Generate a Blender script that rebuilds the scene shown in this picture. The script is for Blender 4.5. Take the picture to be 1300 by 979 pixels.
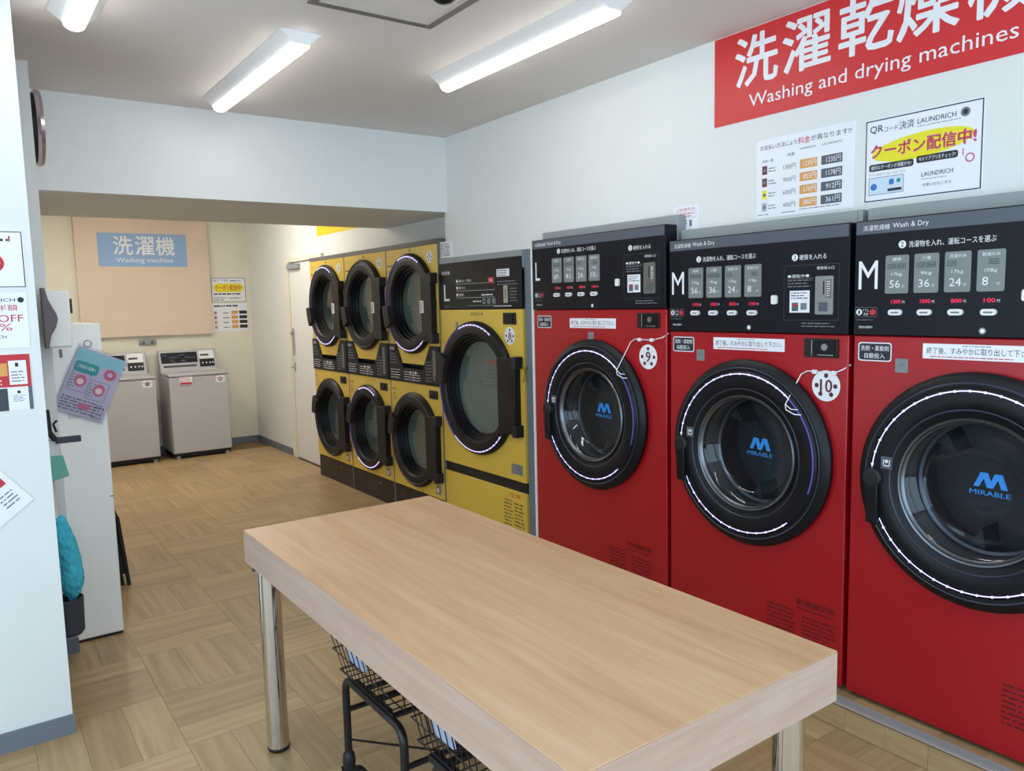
import bpy, bmesh, math, random
from mathutils import Vector, Matrix
random.seed(7)
PI = math.pi
SC = bpy.context.scene
COL = SC.collection
for o in list(bpy.data.objects):
    bpy.data.objects.remove(o)

# ------------------------------------------------------------------ camera
PITCH, ROLL, YAW, FPX, CAMH = 0.107202303, 0.0233940259, 0.618702357, 986.52, 1.6
fw = Vector((math.sin(YAW)*math.cos(PITCH), math.cos(YAW)*math.cos(PITCH), -math.sin(PITCH)))
rt = Vector((math.cos(YAW), -math.sin(YAW), 0)); dn = fw.cross(rt)
r2 = math.cos(ROLL)*rt + math.sin(ROLL)*dn
d2 = -math.sin(ROLL)*rt + math.cos(ROLL)*dn
cd = bpy.data.cameras.new('camera'); cam = bpy.data.objects.new('camera', cd); COL.objects.link(cam)
cd.sensor_fit = 'HORIZONTAL'; cd.sensor_width = 36; cd.lens = FPX/1300*36; cd.clip_start = 0.05
mw = Matrix((r2, -d2, -fw)).transposed().to_4x4(); mw.translation = Vector((0, 0, CAMH))
cam.matrix_world = mw
SC.camera = cam
# ------------------------------------------------------------------ daylight outside the shop front, exposure
w = bpy.data.worlds.new('daylight'); SC.world = w; w.use_nodes = True
bg = w.node_tree.nodes['Background']
bg.inputs[0].default_value = (0.62, 0.82, 1.0, 1); bg.inputs[1].default_value = 2.3
SC.view_settings.view_transform = 'Standard'; SC.view_settings.look = 'None'
SC.view_settings.exposure = 0.5; SC.view_settings.gamma = 1; SC.view_settings.use_curve_mapping = False
pl = bpy.data.lights.new('shop_front_portal', 'AREA'); pl.shape = 'RECTANGLE'; pl.size = 4.3; pl.size_y = 2.4
pl.cycles.is_portal = True
po = bpy.data.objects.new('shop_front_portal', pl); COL.objects.link(po)
po.location = (0.75, -1.38, 1.3); po.rotation_euler = (PI/2, 0, 0)
p2 = pl.copy(); p2.size = 3.9; po2 = bpy.data.objects.new('added_window_portal', p2); COL.objects.link(po2)  # portal for the side window, an assumed opening added for light
po2.location = (-1.46, .65, 1.3); po2.rotation_euler = (PI/2, 0, -PI/2)
LAMP = 11.0          # strength of the ceiling lamps' diffusers
LAMP_BACK_ADDED = 40.0  # strength of the unseen lamps added behind the beam

# ------------------------------------------------------------------ materials
def srgb(c):
    return tuple(((x/12.92) if x <= .04045 else ((x+.055)/1.055)**2.4) for x in [v/255 for v in c])
MATS = {}
def mat(name, rgb, rough=.5, metal=0, bump=0, bscale=60, var=0, vscale=6, emit=0, coat=0, spec=None, stretch=None, two=None, alpha=None):
    if name in MATS: return MATS[name]
    m = bpy.data.materials.new(name); m.use_nodes = True; MATS[name] = m
    nt = m.node_tree; b = nt.nodes['Principled BSDF']; c = srgb(rgb)
    b.inputs['Base Color'].default_value = (*c, 1)
    b.inputs['Roughness'].default_value = rough; b.inputs['Metallic'].default_value = metal
    if coat: b.inputs['Coat Weight'].default_value = coat; b.inputs['Coat Roughness'].default_value = .08
    if spec is not None: b.inputs['Specular IOR Level'].default_value = spec
    if alpha is not None: b.inputs['Alpha'].default_value = alpha
    if emit:
        b.inputs['Emission Color'].default_value = (*c, 1); b.inputs['Emission Strength'].default_value = emit
    if var or bump or two:
        tc = nt.nodes.new('ShaderNodeTexCoord'); mp = nt.nodes.new('ShaderNodeMapping')
        nt.links.new(tc.outputs['Object'], mp.inputs[0])
        if stretch: mp.inputs['Scale'].default_value = stretch
    if var or two:
        n = nt.nodes.new('ShaderNodeTexNoise'); n.inputs['Scale'].default_value = vscale; n.inputs['Detail'].default_value = 5
        nt.links.new(mp.outputs[0], n.inputs[0])
        r = nt.nodes.new('ShaderNodeValToRGB'); nt.links.new(n.outputs[0], r.inputs[0])
        e = r.color_ramp.elements; e[0].position = .3; e[1].position = .7
        if two: c2 = srgb(two); e[0].color = (*c, 1); e[1].color = (*c2, 1)
        else:
            e[0].color = (*[x*(1-var) for x in c], 1); e[1].color = (*[min(1, x*(1+var)) for x in c], 1)
        nt.links.new(r.outputs[0], b.inputs['Base Color'])
    if bump:
        n2 = nt.nodes.new('ShaderNodeTexNoise'); n2.inputs['Scale'].default_value = bscale; n2.inputs['Detail'].default_value = 4
        nt.links.new(mp.outputs[0], n2.inputs[0])
        bp = nt.nodes.new('ShaderNodeBump'); bp.inputs['Strength'].default_value = bump; bp.inputs['Distance'].default_value = .004
        nt.links.new(n2.outputs[0], bp.inputs['Height']); nt.links.new(bp.outputs[0], b.inputs['Normal'])
    return m
wallM = mat('wall_paper', (228, 230, 228), .75, bump=.12, bscale=160, var=.012)
wallB = mat('wall_paper_cream', (230, 225, 208), .75, bump=.12, bscale=160, var=.015)
ceilM = mat('ceiling_paper', (222, 216, 212), .85, bump=.15, bscale=120, var=.01)
boardM = mat('beige_board', (222, 202, 182), .7, bump=.1, bscale=90, var=.02)
baseM = mat('grey_base', (112, 118, 128), .5)
redM = mat('red_paint', (166, 10, 26), .32, coat=.25, bump=.015, bscale=500)
yelM = mat('yellow_paint', (224, 190, 74), .38, coat=.15, bump=.02, bscale=400)
blkM = mat('black_gloss', (8, 9, 16), .42, spec=.35)
blkR = mat('black_rubber', (18, 18, 21), .55)
panM = mat('panel_black', (9, 11, 21), .45, spec=.3)
stripM = mat('panel_grey', (84, 90, 100), .4)
greyM = mat('casing_grey', (150, 156, 158), .45, var=.02)
greyD = mat('casing_dark_grey', (112, 106, 104), .5, var=.03)
fillM = mat('filler_blue_grey', (112, 126, 140), .45)
whiteM = mat('white_paint', (232, 232, 232), .4)
machW = mat('washer_white', (186, 186, 190), .42)
cabW = mat('cabinet_white', (244, 244, 240), .45, var=.01)
paper = mat('paper_white', (238, 240, 246), .45)
ink = mat('ink_dark', (38, 40, 52), .6)
inkG = mat('ink_grey', (120, 122, 130), .6)
pureW = mat('print_white', (236, 238, 242), .5)
redI = mat('print_red', (196, 44, 58), .6)
oraI = mat('print_orange', (222, 160, 84), .6)
yelI = mat('print_yellow', (236, 226, 40), .6)
blueI = mat('print_blue', (40, 120, 200), .5)
logoB = mat('logo_blue', (50, 140, 225), .4)
tealI = mat('print_teal', (30, 150, 150), .5)
pinkI = mat('print_pink', (200, 104, 136), .5)
lilI = mat('print_lilac', (190, 182, 204), .5)
cardM = mat('card_grey', (128, 134, 134), .3)
chrome = mat('chrome', (225, 225, 228), .06, metal=1)
steel = mat('steel', (170, 172, 172), .28, metal=1)
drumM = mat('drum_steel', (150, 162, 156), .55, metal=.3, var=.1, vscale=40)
drumD = mat('drum_dark_steel', (84, 88, 92), .5, metal=.5, var=.1, vscale=30)  # darker steel of the washer-dryer drums
ringM = mat('ring_dark_chrome', (120, 124, 130), .3, metal=.9)
led = mat('led_white_violet', (208, 196, 255), .5, emit=.9)
ledD = mat('led_dim', (84, 72, 170), .5, emit=.22)
ledR = mat('led_red', (235, 30, 80), .5, emit=.45)
diff = mat('lamp_diffuser', (255, 254, 250), .5, emit=LAMP)
diffB = mat('added_lamp_diffuser_warm', (255, 249, 236), .5, emit=LAMP_BACK_ADDED)  # glow of the added rear lamps
bannerR = mat('banner_red', (208, 42, 46), .42)
skyB = mat('sign_pale_blue', (146, 178, 220), .6)
yelS = mat('sign_yellow', (232, 206, 20), .5)
aluM = mat('aluminium', (176, 170, 166), .45, metal=.3)
turq = mat('turquoise_cloth', (74, 196, 222), .95, bump=.9, bscale=120, var=.12, vscale=30)
green = mat('green_plastic', (110, 186, 172), .5)
char = mat('charcoal_plastic', (62, 64, 74), .6)
grooveM = mat('groove_slate', (44, 50, 66), .35)
kickM = mat('kick_brown_black', (40, 30, 28), .5)
mauve = mat('mauve_grey', (104, 92, 98), .5)
cream = mat('cream_stick', (226, 214, 198), .5)
blueP = mat('blue_plastic', (36, 40, 150), .35)
wireM = mat('black_wire', (20, 19, 24), .35)

def glass(name, tint=(1, 1, 1), f=.25):
    m = bpy.data.materials.new(name); m.use_nodes = True; nt = m.node_tree; nt.nodes.clear()
    out = nt.nodes.new('ShaderNodeOutputMaterial'); mx = nt.nodes.new('ShaderNodeMixShader')
    tr = nt.nodes.new('ShaderNodeBsdfTransparent'); gl = nt.nodes.new('ShaderNodeBsdfGlossy'); fr = nt.nodes.new('ShaderNodeLayerWeight'); fr.inputs[0].default_value = .5; pw = nt.nodes.new('ShaderNodeMath'); pw.operation = 'POWER'; pw.inputs[1].default_value = 4
    ad = nt.nodes.new('ShaderNodeMath'); ad.operation = 'ADD'; ad.inputs[1].default_value = f; ad.use_clamp = True
    tr.inputs[0].default_value = (*tint, 1); gl.inputs['Roughness'].default_value = .05
    nt.links.new(fr.outputs[1], pw.inputs[0]); nt.links.new(pw.outputs[0], ad.inputs[0]); nt.links.new(ad.outputs[0], mx.inputs[0])
    nt.links.new(tr.outputs[0], mx.inputs[1]); nt.links.new(gl.outputs[0], mx.inputs[2]); nt.links.new(mx.outputs[0], out.inputs[0])
    return m
glassR = glass('door_glass', (.62, .65, .70), .05)
glassY = glass('dryer_glass', (.74, .78, .77), .06)
sleeve = glass('clear_sleeve', (.97, .97, .98), .0)

def wood(name, c1, c2, c3, axis=0, scale=1.0, rough=.45, perobj=False, coat=0):
    """wood grain running along local axis; each object gets its own offset and tone"""
    m = bpy.data.materials.new(name); m.use_nodes = True; nt = m.node_tree; N = nt.nodes; L = nt.links
    b = N['Principled BSDF']; b.inputs['Roughness'].default_value = rough
    if coat: b.inputs['Coat Weight'].default_value = coat
    tc = N.new('ShaderNodeTexCoord'); mp = N.new('ShaderNodeMapping')
    s = [14*scale]*3; s[axis] = .9*scale; mp.inputs['Scale'].default_value = s
    oi = N.new('ShaderNodeObjectInfo'); ml = N.new('ShaderNodeVectorMath'); ml.operation = 'SCALE'; ml.inputs[3].default_value = 37
    cb = N.new('ShaderNodeCombineXYZ')
    for k in range(3): L.new(oi.outputs['Random'], cb.inputs[k])
    L.new(cb.outputs[0], ml.inputs[0])
    ad = N.new('ShaderNodeVectorMath'); ad.operation = 'ADD'
    L.new(tc.outputs['Object'], mp.inputs[0]); L.new(mp.outputs[0], ad.inputs[0])
    if perobj: L.new(ml.outputs[0], ad.inputs[1])
    n = N.new('ShaderNodeTexNoise'); n.inputs['Scale'].default_value = 1.6; n.inputs['Detail'].default_value = 9; n.inputs['Roughness'].default_value = .62
    n.inputs['Distortion'].default_value = .5
    L.new(ad.outputs[0], n.inputs[0])
    r = N.new('ShaderNodeValToRGB'); L.new(n.outputs[0], r.inputs[0]); e = r.color_ramp.elements
    e[0].position = .3; e[0].color = (*srgb(c1), 1); e[1].position = .72; e[1].color = (*srgb(c3), 1)
    k = e.new(.5); k.color = (*srgb(c2), 1)
    src = r.outputs[0]
    if perobj:
        hs = N.new('ShaderNodeHueSaturation'); mr = N.new('ShaderNodeMapRange')
        mr.inputs[3].default_value = .86; mr.inputs[4].default_value = 1.10
        L.new(oi.outputs['Random'], mr.inputs[0]); L.new(mr.outputs[0], hs.inputs['Value']); L.new(src, hs.inputs['Color']); src = hs.outputs[0]
    L.new(src, b.inputs['Base Color'])
    bp = N.new('ShaderNodeBump'); bp.inputs['Strength'].default_value = .08; bp.inputs['Distance'].default_value = .002
    L.new(n.outputs[0], bp.inputs['Height']); L.new(bp.outputs[0], b.inputs['Normal'])
    return m
plankM = wood('floor_plank_wood', (160, 132, 92), (176, 148, 107), (190, 165, 124), 0, 1.3, .42, True)
groutM = mat('floor_base', (130, 104, 72), .8)
tableM = wood('table_laminate', (194, 152, 112), (207, 167, 128), (218, 182, 144), 1, 1.2, .38)
tableE = wood('table_edge_laminate', (176, 146, 128), (190, 160, 143), (199, 172, 156), 1, 1.2, .45)
tableF = wood('table_end_laminate', (176, 146, 128), (190, 160, 143), (199, 172, 156), 0, 1.2, .45)

# ------------------------------------------------------------------ mesh builder
TCACHE = {}
def text_geo(s, bold):
    k = (s, bold)
    if k not in TCACHE:
        c = bpy.data.curves.new('t', 'FONT'); c.body = s; c.resolution_u = 2; c.fill_mode = 'BOTH'
        o = bpy.data.objects.new('t', c); COL.objects.link(o)
        dg = bpy.context.evaluated_depsgraph_get(); ev = o.evaluated_get(dg); me = ev.to_mesh()
        vs = [tuple(v.co) for v in me.vertices]; fs = [tuple(p.vertices) for p in me.polygons]
        ev.to_mesh_clear(); bpy.data.objects.remove(o); bpy.data.curves.remove(c)
        TCACHE[k] = (vs, fs)
    return TCACHE[k]

class MB:
    def __init__(s, zo=0):
        s.v = []; s.f = []; s.m = []; s.mats = []; s.zo = zo
    def mi(s, m):
        if m not in s.mats: s.mats.append(m)
        return s.mats.index(m)
    def add(s, vs, fs, m, smooth=True):
        n = len(s.v); s.v += [(x, y, z-s.zo) for x, y, z in vs]; i = s.mi(m)
        for f in fs: s.f.append([n+k for k in f]); s.m.append(i)
        return s
    def box(s, x0, x1, y0, y1, z0, z1, m):
        vs = [(x, y, z) for z in (z0, z1) for y in (y0, y1) for x in (x0, x1)]
        return s.add(vs, [(0, 2, 3, 1), (4, 5, 7, 6), (0, 1, 5, 4), (2, 6, 7, 3), (0, 4, 6, 2), (1, 3, 7, 5)], m)
    def prism(s, poly, y0, y1, m):          # poly in xz, counter-clockwise seen from the front (-y)
        n = len(poly)
        vs = [(x, y0, z) for x, z in poly]+[(x, y1, z) for x, z in poly]
        fs = [tuple(range(n)), tuple(range(2*n-1, n-1, -1))]+[(i, i+n, (i+1) % n+n, (i+1) % n) for i in range(n)]
        return s.add(vs, fs, m)
    def prismz(s, poly, z0, z1, m):         # poly in xy
        n = len(poly)
        vs = [(x, y, z0) for x, y in poly]+[(x, y, z1) for x, y in poly]
        fs = [tuple(range(n-1, -1, -1)), tuple(range(n, 2*n))]+[(i, (i+1) % n, (i+1) % n+n, i+n) for i in range(n)]
        return s.add(vs, fs, m)
    def lathe(s, prof, cx, cz, m, n=64, a0=0, a1=2*PI, axis='y', cy=0):
        full = abs(a1-a0-2*PI) < 1e-6; k = n if full else n+1; P = len(prof); vs = []; fs = []
        for i in range(k):
            a = a0+(a1-a0)*i/n
            for r, h in prof:
                if axis == 'y': vs.append((cx+r*math.cos(a), cy+h, cz+r*math.sin(a)))
                elif axis == 'z': vs.append((cx+r*math.cos(a), cy+r*math.sin(a), cz+h))
                else: vs.append((cx+h, cy+r*math.cos(a), cz+r*math.sin(a)))
        for i in range(n):
            j = (i+1) % k
            for q in range(P-1):
                fs.append((i*P+q, i*P+q+1, j*P+q+1, j*P+q))
        return s.add(vs, fs, m)
    def tube(s, pts, r, m, n=8, closed=False):
        pts = [Vector(p) for p in pts]; K = len(pts); vs = []; fs = []; up = None
        for i, p in enumerate(pts):
            a = pts[i-1] if (i > 0 or closed) else p; b = pts[(i+1) % K] if (i < K-1 or closed) else p
            t = (b-a).normalized()
            if up is None: up = Vector((0, 0, 1)) if abs(t.z) < .9 else Vector((1, 0, 0))
            u = (up-t*up.dot(t)).normalized(); up = u; v = t.cross(u)
            rr = r[i] if isinstance(r, (list, tuple)) else r
            for j in range(n):
                an = 2*PI*j/n; vs.append(tuple(p+rr*(math.cos(an)*u+math.sin(an)*v)))
        for i in range(K if closed else K-1):
            for j in range(n):
                a = i*n+j; b = i*n+(j+1) % n; c = ((i+1) % K)*n+(j+1) % n; d = ((i+1) % K)*n+j
                fs.append((a, b, c, d))
        if not closed: fs += [tuple(range(n-1, -1, -1)), tuple(range((K-1)*n, K*n))]
        return s.add(vs, fs, m)
    def quad(s, x0, x1, z0, z1, y, m):
        return s.add([(x0, y, z0), (x1, y, z0), (x1, y, z1), (x0, y, z1)], [(0, 1, 2, 3)], m)
    def frame(s, x0, x1, z0, z1, t, y, m):
        s.quad(x0, x1, z0, z0+t, y, m); s.quad(x0, x1, z1-t, z1, y, m)
        s.quad(x0, x0+t, z0, z1, y, m); return s.quad(x1-t, x1, z0, z1, y, m)
    def disc(s, cx, cz, r, y, m, n=24, rz=None):
        rz = rz or r
        return s.add([(cx+r*math.cos(2*PI*i/n), y, cz+rz*math.sin(2*PI*i/n)) for i in range(n)], [tuple(range(n))], m)
    def rquad(s, x0, x1, z0, z1, y, m, r=.01, y1=None):
        P = []
        for cx, cz, a in ((x1-r, z0+r, -90), (x1-r, z1-r, 0), (x0+r, z1-r, 90), (x0+r, z0+r, 180)):
            for k in range(4):
                an = math.radians(a+k*30); P.append((cx+r*math.cos(an), cz+r*math.sin(an)))
        if y1 is not None: return s.prism(P, y, y1, m)
        return s.add([(x, y, z) for x, z in P], [tuple(range(len(P)))], m)
    def text(s, t, x0, z0, x1, z1, y, m, bold=0.0):   # fits the glyphs' box into x0..x1, z0..z1 (x1 None keeps the proportions)
        vs, fs = text_geo(t, 0)
        if not vs: return s
        a = min(v[0] for v in vs); b = max(v[0] for v in vs); c = min(v[1] for v in vs); d = max(v[1] for v in vs)
        sz = (z1-z0)/(d-c); sx = sz if x1 is None else (x1-x0)/(b-a)
        e = bold*.55; big = (z1-z0) > .05
        offs = [(0, 0)] if e < .003 else ([(0, 0), (e, 0), (-e, 0), (0, e), (0, -e), (.7*e, .7*e), (-.7*e, -.7*e), (.7*e, -.7*e), (-.7*e, .7*e)] if big else [(0, 0), (e, 0)])
        for k, (dx, dz) in enumerate(offs):
            s.add([(x0+(v[0]-a+dx)*sx, y-k*4e-6, z0+(v[1]-c+dz)*sz) for v in vs], fs, m)
        return s
    def lines(s, x0, x1, z0, z1, n, y, m, seed=1, fill=.35):   # rows of print too small to read
        rg = random.Random(seed); h = (z1-z0)/n
        for i in range(n):
            x = x0; zz = z1-(i+.75)*h; end = x1-(rg.random()*.25*(x1-x0))
            while x < end:
                wd = h*(.5+rg.random()*2.2); s.quad(x, min(x+wd, end), zz, zz+h*fill, y, m); x += wd+h*.35
        return s
    def platehole(s, x0, x1, z0, z1, cx, cz, r, y0, y1, m, n=64):
        def edge(a):
            c, q = math.cos(a), math.sin(a); t = 1e9
            if c > 1e-9: t = min(t, (x1-cx)/c)
            if c < -1e-9: t = min(t, (x0-cx)/c)
            if q > 1e-9: t = min(t, (z1-cz)/q)
            if q < -1e-9: t = min(t, (z0-cz)/q)
            return (cx+t*c, cz+t*q)
        an = [2*PI*i/n for i in range(n)]+[math.atan2(z-cz, x-cx) % (2*PI) for x in (x0, x1) for z in (z0, z1)]
        an = sorted(an); K = len(an); vs = []; fs = []
        for y in (y0, y1):
            vs += [(cx+r*math.cos(a), y, cz+r*math.sin(a)) for a in an]+[(edge(a)[0], y, edge(a)[1]) for a in an]
        for i in range(K):
            j = (i+1) % K
            fs += [(i, K+i, K+j, j), (2*K+j, 3*K+j, 3*K+i, 2*K+i), (K+i, 3*K+i, 3*K+j, K+j), (j, 2*K+j, 2*K+i, i)]
        return s.add(vs, fs, m)
    def build(s, name, parent=None, loc=(0, 0, 0), rz=0, bevel=0, label=None, cat=None, group=None, kind=None, rot=None):
        me = bpy.data.meshes.new(name); me.from_pydata(s.v, [], s.f); me.polygons.foreach_set('material_index', s.m)
        for m in s.mats: me.materials.append(m)
        me.polygons.foreach_set('use_smooth', [True]*len(s.f)); me.update()
        me.set_sharp_from_angle(angle=math.radians(32))
        o = bpy.data.objects.new(name, me); COL.objects.link(o)
        o.location = loc; o.rotation_euler = rot or (0, 0, rz)
        if parent: o.parent = parent
        if bevel:
            b = o.modifiers.new('edge', 'BEVEL'); b.width = bevel; b.segments = 2; b.limit_method = 'ANGLE'; b.angle_limit = math.radians(40)
        return tag(o, label, cat, group, kind)
def tag(o, label=None, cat=None, group=None, kind=None):
    if label: o['label'] = label
    if cat: o['category'] = cat
    if group: o['group'] = group
    if kind: o['kind'] = kind
    return o
def thing(name, label, cat, loc=(0, 0, 0), rz=0, group=None):
    o = bpy.data.objects.new(name, None); COL.objects.link(o); o.location = loc; o.rotation_euler = (0, 0, rz)
    o.empty_display_size = .1
    return tag(o, label, cat, group)
RW = -PI/2            # things on the right wall face -X
WX, CZ = 2.88, 2.694  # right wall behind the machines, ceiling
WF = 2.75             # face of the furred-out wall above the machines
KC = (CZ-1.6)/1.155; KF = WF/2.9; KR = WX/2.9

# ------------------------------------------------------------------ the setting
def st(name, x0, x1, y0, y1, z0, z1, m, parent=None, bevel=0):
    return MB().box(x0, x1, y0, y1, z0, z1, m).build(name, parent, kind=None if parent else 'structure', bevel=bevel)
st('wall_right', WX, WX+.15, -1.6, 9.5, -.03, CZ, wallM)
wf = MB().box(WF, WX, -1.6, 4.60, 1.80, CZ, wallM); wf.box(WF, WX, -1.6, .60, 0, 1.80, wallM); wf.build('wall_right_front', kind='structure')
st('wall_back', -1.7, WX, 9.35, 9.5, -.03, CZ, wallB)
st('ceiling', -1.7, WX+.15, -1.6, 9.5, CZ, CZ+.15, ceilM)
wl_ = MB(); wl_.box(-1.7, -1.5, -1.6, -1.3, -.03, CZ, wallM); wl_.box(-1.7, -1.5, 2.6, 9.35, -.03, CZ, wallM); wl_.box(-1.7, -1.5, -1.3, 2.6, 2.5, CZ, wallM); wl_.box(-1.7, -1.5, -1.3, 2.6, -.03, .1, wallM)
wl_.build('wall_left', kind='structure')
wn = MB()
for y0 in (-1.3, 0, 1.28, 2.55): wn.box(-1.66, -1.60, y0, y0+.05, .1, 2.5, aluM)
wn.build('window_side_added', kind='structure')  # unseen side window, added to brighten the table edge and red doors
st('pillar', -1.5, .246, 3.29, 3.47, -.003, CZ, wallM)                       # stub wall that carries the posters
st('wall_pilaster', -1.5, .350, 4.08, 9.35, -.003, CZ, wallM)
st('trim_beam', .350, WX, 4.563, 5.74, 2.208, CZ, wallM)
# shop front behind the camera: sill, head and mullions, open to the daylight
fr = MB(); fr.box(-1.5, WX, -1.6, -1.45, 0, .08, aluM); fr.box(-1.5, WX, -1.6, -1.45, 2.55, CZ, aluM)
for x in (-1.5, -.05, 1.4, WX-.06): fr.box(x, x+.06, -1.6, -1.45, .08, 2.55, aluM)
fr.build('window_1', kind='structure')
st('baseboard_front', -1.5, .252, 3.28, 3.29, 0, .075, baseM)
st('baseboard_left', .2, .356, 4.07, 4.08, 0, .075, baseM)
st('baseboard_back', 1.0, WX, 9.338, 9.35, 0, .075, baseM)
st('baseboard_right', WX-.012, WX, 8.17, 9.338, 0, .075, baseM)

# floor: slab and parquet blocks of three planks, built plank by plank
fl = MB().box(-1.5, WX, -1.6, 9.35, -.05, -.004, groutM).build('floor', kind='structure')
pm = MB().box(-.2293, .2293, -.0761, .0761, -.0035, 0, plankM).build('plank', fl, bevel=0)
pme = pm.data; first = True
cells = []
BX, BY, BS = .575, 3.38, .46
for i in range(-5, 6):
    for j in range(-11, 13):
        x0 = BX+i*BS; y0 = BY+j*BS
        vert = (i+j) % 2 == 0
        for k in range(3):
            if vert: c = (x0+(k+.5)*BS/3, y0+BS/2); hx, hy = BS/6, BS/2
            else: c = (x0+BS/2, y0+(k+.5)*BS/3); hx, hy = BS/2, BS/6
            if c[0]+hx < -1.5 or c[0]-hx > WX or c[1]-hy < -1.6 or c[1]+hy > 9.35: continue
            cells.append((c, vert, hx, hy))
def vis(c):
    x, y = c
    if not (y > .9 and x > .2*max(0, (y-3)/3)+.0 and x < 2.75): return False
    if y < 4.1 and x < -.02: return False
    if y > 3.3 and x < min(.6, .12*y)-.15: return False
    return True
cells.sort(key=lambda q: (not vis(q[0]), q[0][0]**2+q[0][1]**2))
rest = MB()
for idx, (c, vert, hx, hy) in enumerate(cells):
    if idx < 300 and c[0]+hx < WX and c[0]-hx > -1.5 and c[1]+hy < 9.35:
        o = pm if first else pm.copy()
        if not first: COL.objects.link(o); o.parent = fl
        first = False
        o.location = (c[0], c[1], 0); o.rotation_euler = (0, 0, PI/2 if vert else 0)
    else:
        rest.box(max(-1.5, c[0]-hx+.0007), min(WX, c[0]+hx-.0007), max(-1.6, c[1]-hy+.0007), min(9.35, c[1]+hy-.0007), -.0035, 0, plankM)
rest.build('far_planks', fl, kind='stuff')

# raised platform under the red machines
PX = 2.54
pf = MB().box(PX+.012, WX, -1.45, 3.46, 0, .094, groutM).build('trim_1', kind='structure')
y = 3.46
k = 0
rp = MB().box(-.0745, .0745, 0, .011, .002, .088, plankM).build('plank', pf, loc=(PX, 3.385, 0), rz=RW)
tp = MB().box(-.0745, .0745, 0, .30, .0, .006, plankM).build('plank', pf, loc=(PX+.05, 3.385, .094), rz=RW)
for k in range(1, 30):
    for src, x in ((rp, PX), (tp, PX+.05)):
        o = src.copy(); COL.objects.link(o); o.parent = pf; o.location.x = x; o.location.y = 3.385-k*.15
n = MB().box(PX-.006, PX+.048, -1.45, 3.46, .094, .103, aluM)
for k in range(4): n.box(PX+.002+k*.011, PX+.007+k*.011, -1.45, 3.46, .103, .1055, greyM)
n.build('nosing_strip', pf, bevel=.001)

# ceiling: access hatch, dome, lamps
h = MB()
for a in ((1.19, 1.73, 2.93, 2.96), (1.19, 1.73, 2.42, 2.45), (1.19, 1.22, 2.45, 2.93), (1.70, 1.73, 2.45, 2.93)):
    h.box(*[v*KC for v in a], CZ-.006, CZ, greyD)
ht = thing('ceiling_hatch', 'square ceiling access hatch with thin grey metal frame', 'hatch', (1.46*KC, 2.69*KC, CZ))
f = h.build('hatch_frame', ht); f.location = (-1.46*KC, -2.69*KC, -CZ)
f = MB().box(1.22*KC, 1.70*KC, 2.45*KC, 2.93*KC, CZ-.003, CZ, ceilM).build('hatch_lid', ht); f.location = (-1.46*KC, -2.69*KC, -CZ)
dm = thing('ceiling_dome', 'small dark round dome in a white ring on the ceiling beside the hatch', 'dome', (1.59*KC, 2.61*KC, CZ))
MB().lathe([(.062, 0), (.062, -.012), (.05, -.018), (.045, -.016)], 0, 0, whiteM, 40, axis='z').build('ring', dm)
MB().lathe([(.047, -.014), (.036, -.026), (.022, -.034), (.0, -.038)], 0, 0, blkM, 40, axis='z').build('dome_cover', dm)
def lamp(x, y0, y1, label, dm_=diff, wb=.165, wl=.074):
    if y0 < 5: x, y0, y1 = x*KC, y0*KC, y1*KC
    L = y1-y0
    t = thing('ceiling_light', label, 'ceiling light', (x, (y0+y1)/2, CZ), group='long ceiling lights')
    b = MB(); hw = wb/2
    b.add([(-hw, -L/2, -.004), (hw, -L/2, -.004), (hw, L/2, -.004), (-hw, L/2, -.004), (-hw, -L/2, 0), (hw, -L/2, 0), (hw, L/2, 0), (-hw, L/2, 0),
           (-.034, -L/2+.012, -.046), (.034, -L/2+.012, -.046), (.034, L/2-.012, -.046), (-.034, L/2-.012, -.046)],
          [(4, 5, 1, 0), (5, 6, 2, 1), (6, 7, 3, 2), (7, 4, 0, 3), (0, 1, 9, 8), (1, 2, 10, 9), (2, 3, 11, 10), (3, 0, 8, 11), (8, 9, 10, 11), (7, 6, 5, 4)], whiteM)
    b.build('housing', t)
    d = MB(); P = [(-wl/2*math.cos(a)*1.0, -.044-.026*math.sin(a)) for a in [PI*k/10 for k in range(11)]]; K = len(P)
    vs = [(p, s_*(L/2-.015), q) for s_ in (-1, 1) for p, q in P]
    d.add(vs, [(i, i+1, K+i+1, K+i) for i in range(K-1)]+[tuple(range(K)), tuple(range(2*K-1, K-1, -1))], dm_)
    d.build('diffuser', t)
lamp(1.29, 3.28, 4.55, 'long ceiling light in full view left of the ceiling hatch')
lamp(.47, 2.27, 3.54, 'long ceiling light at top left, nearest the pillar')
lamp(2.155, 2.28, 3.56, 'long ceiling light nearest the wall of red machines')
lamp(1.3, .3, 1.57, 'added long ceiling light above the near end of the room, out of view')  # assumed fitting, added out of view to supply lamp light
lamp(1.0, 7.1, 8.35, 'added long warm ceiling light, unseen behind the beam over the washers', diffB)  # assumed fitting, added unseen to light the rear
lamp(2.1, 6.6, 7.85, 'added long warm ceiling light, unseen behind the beam near the yellow dryers', diffB)  # second unseen fitting added for warm light at the rear
for x, y in ((.82, 5.15), (1.19, 5.15)):
    MB().box(-.055, .055, -.004, .004, -.006, 0, whiteM).box(-.02, .035, -.018, -.012, -.004, 0, whiteM).build('ceiling_bracket', None, (x, y, 2.208), .9,
        label='small metal bracket under the beam, %s one' % ('left' if x < 1 else 'right'), cat='bracket', group='brackets under the beam')

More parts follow.
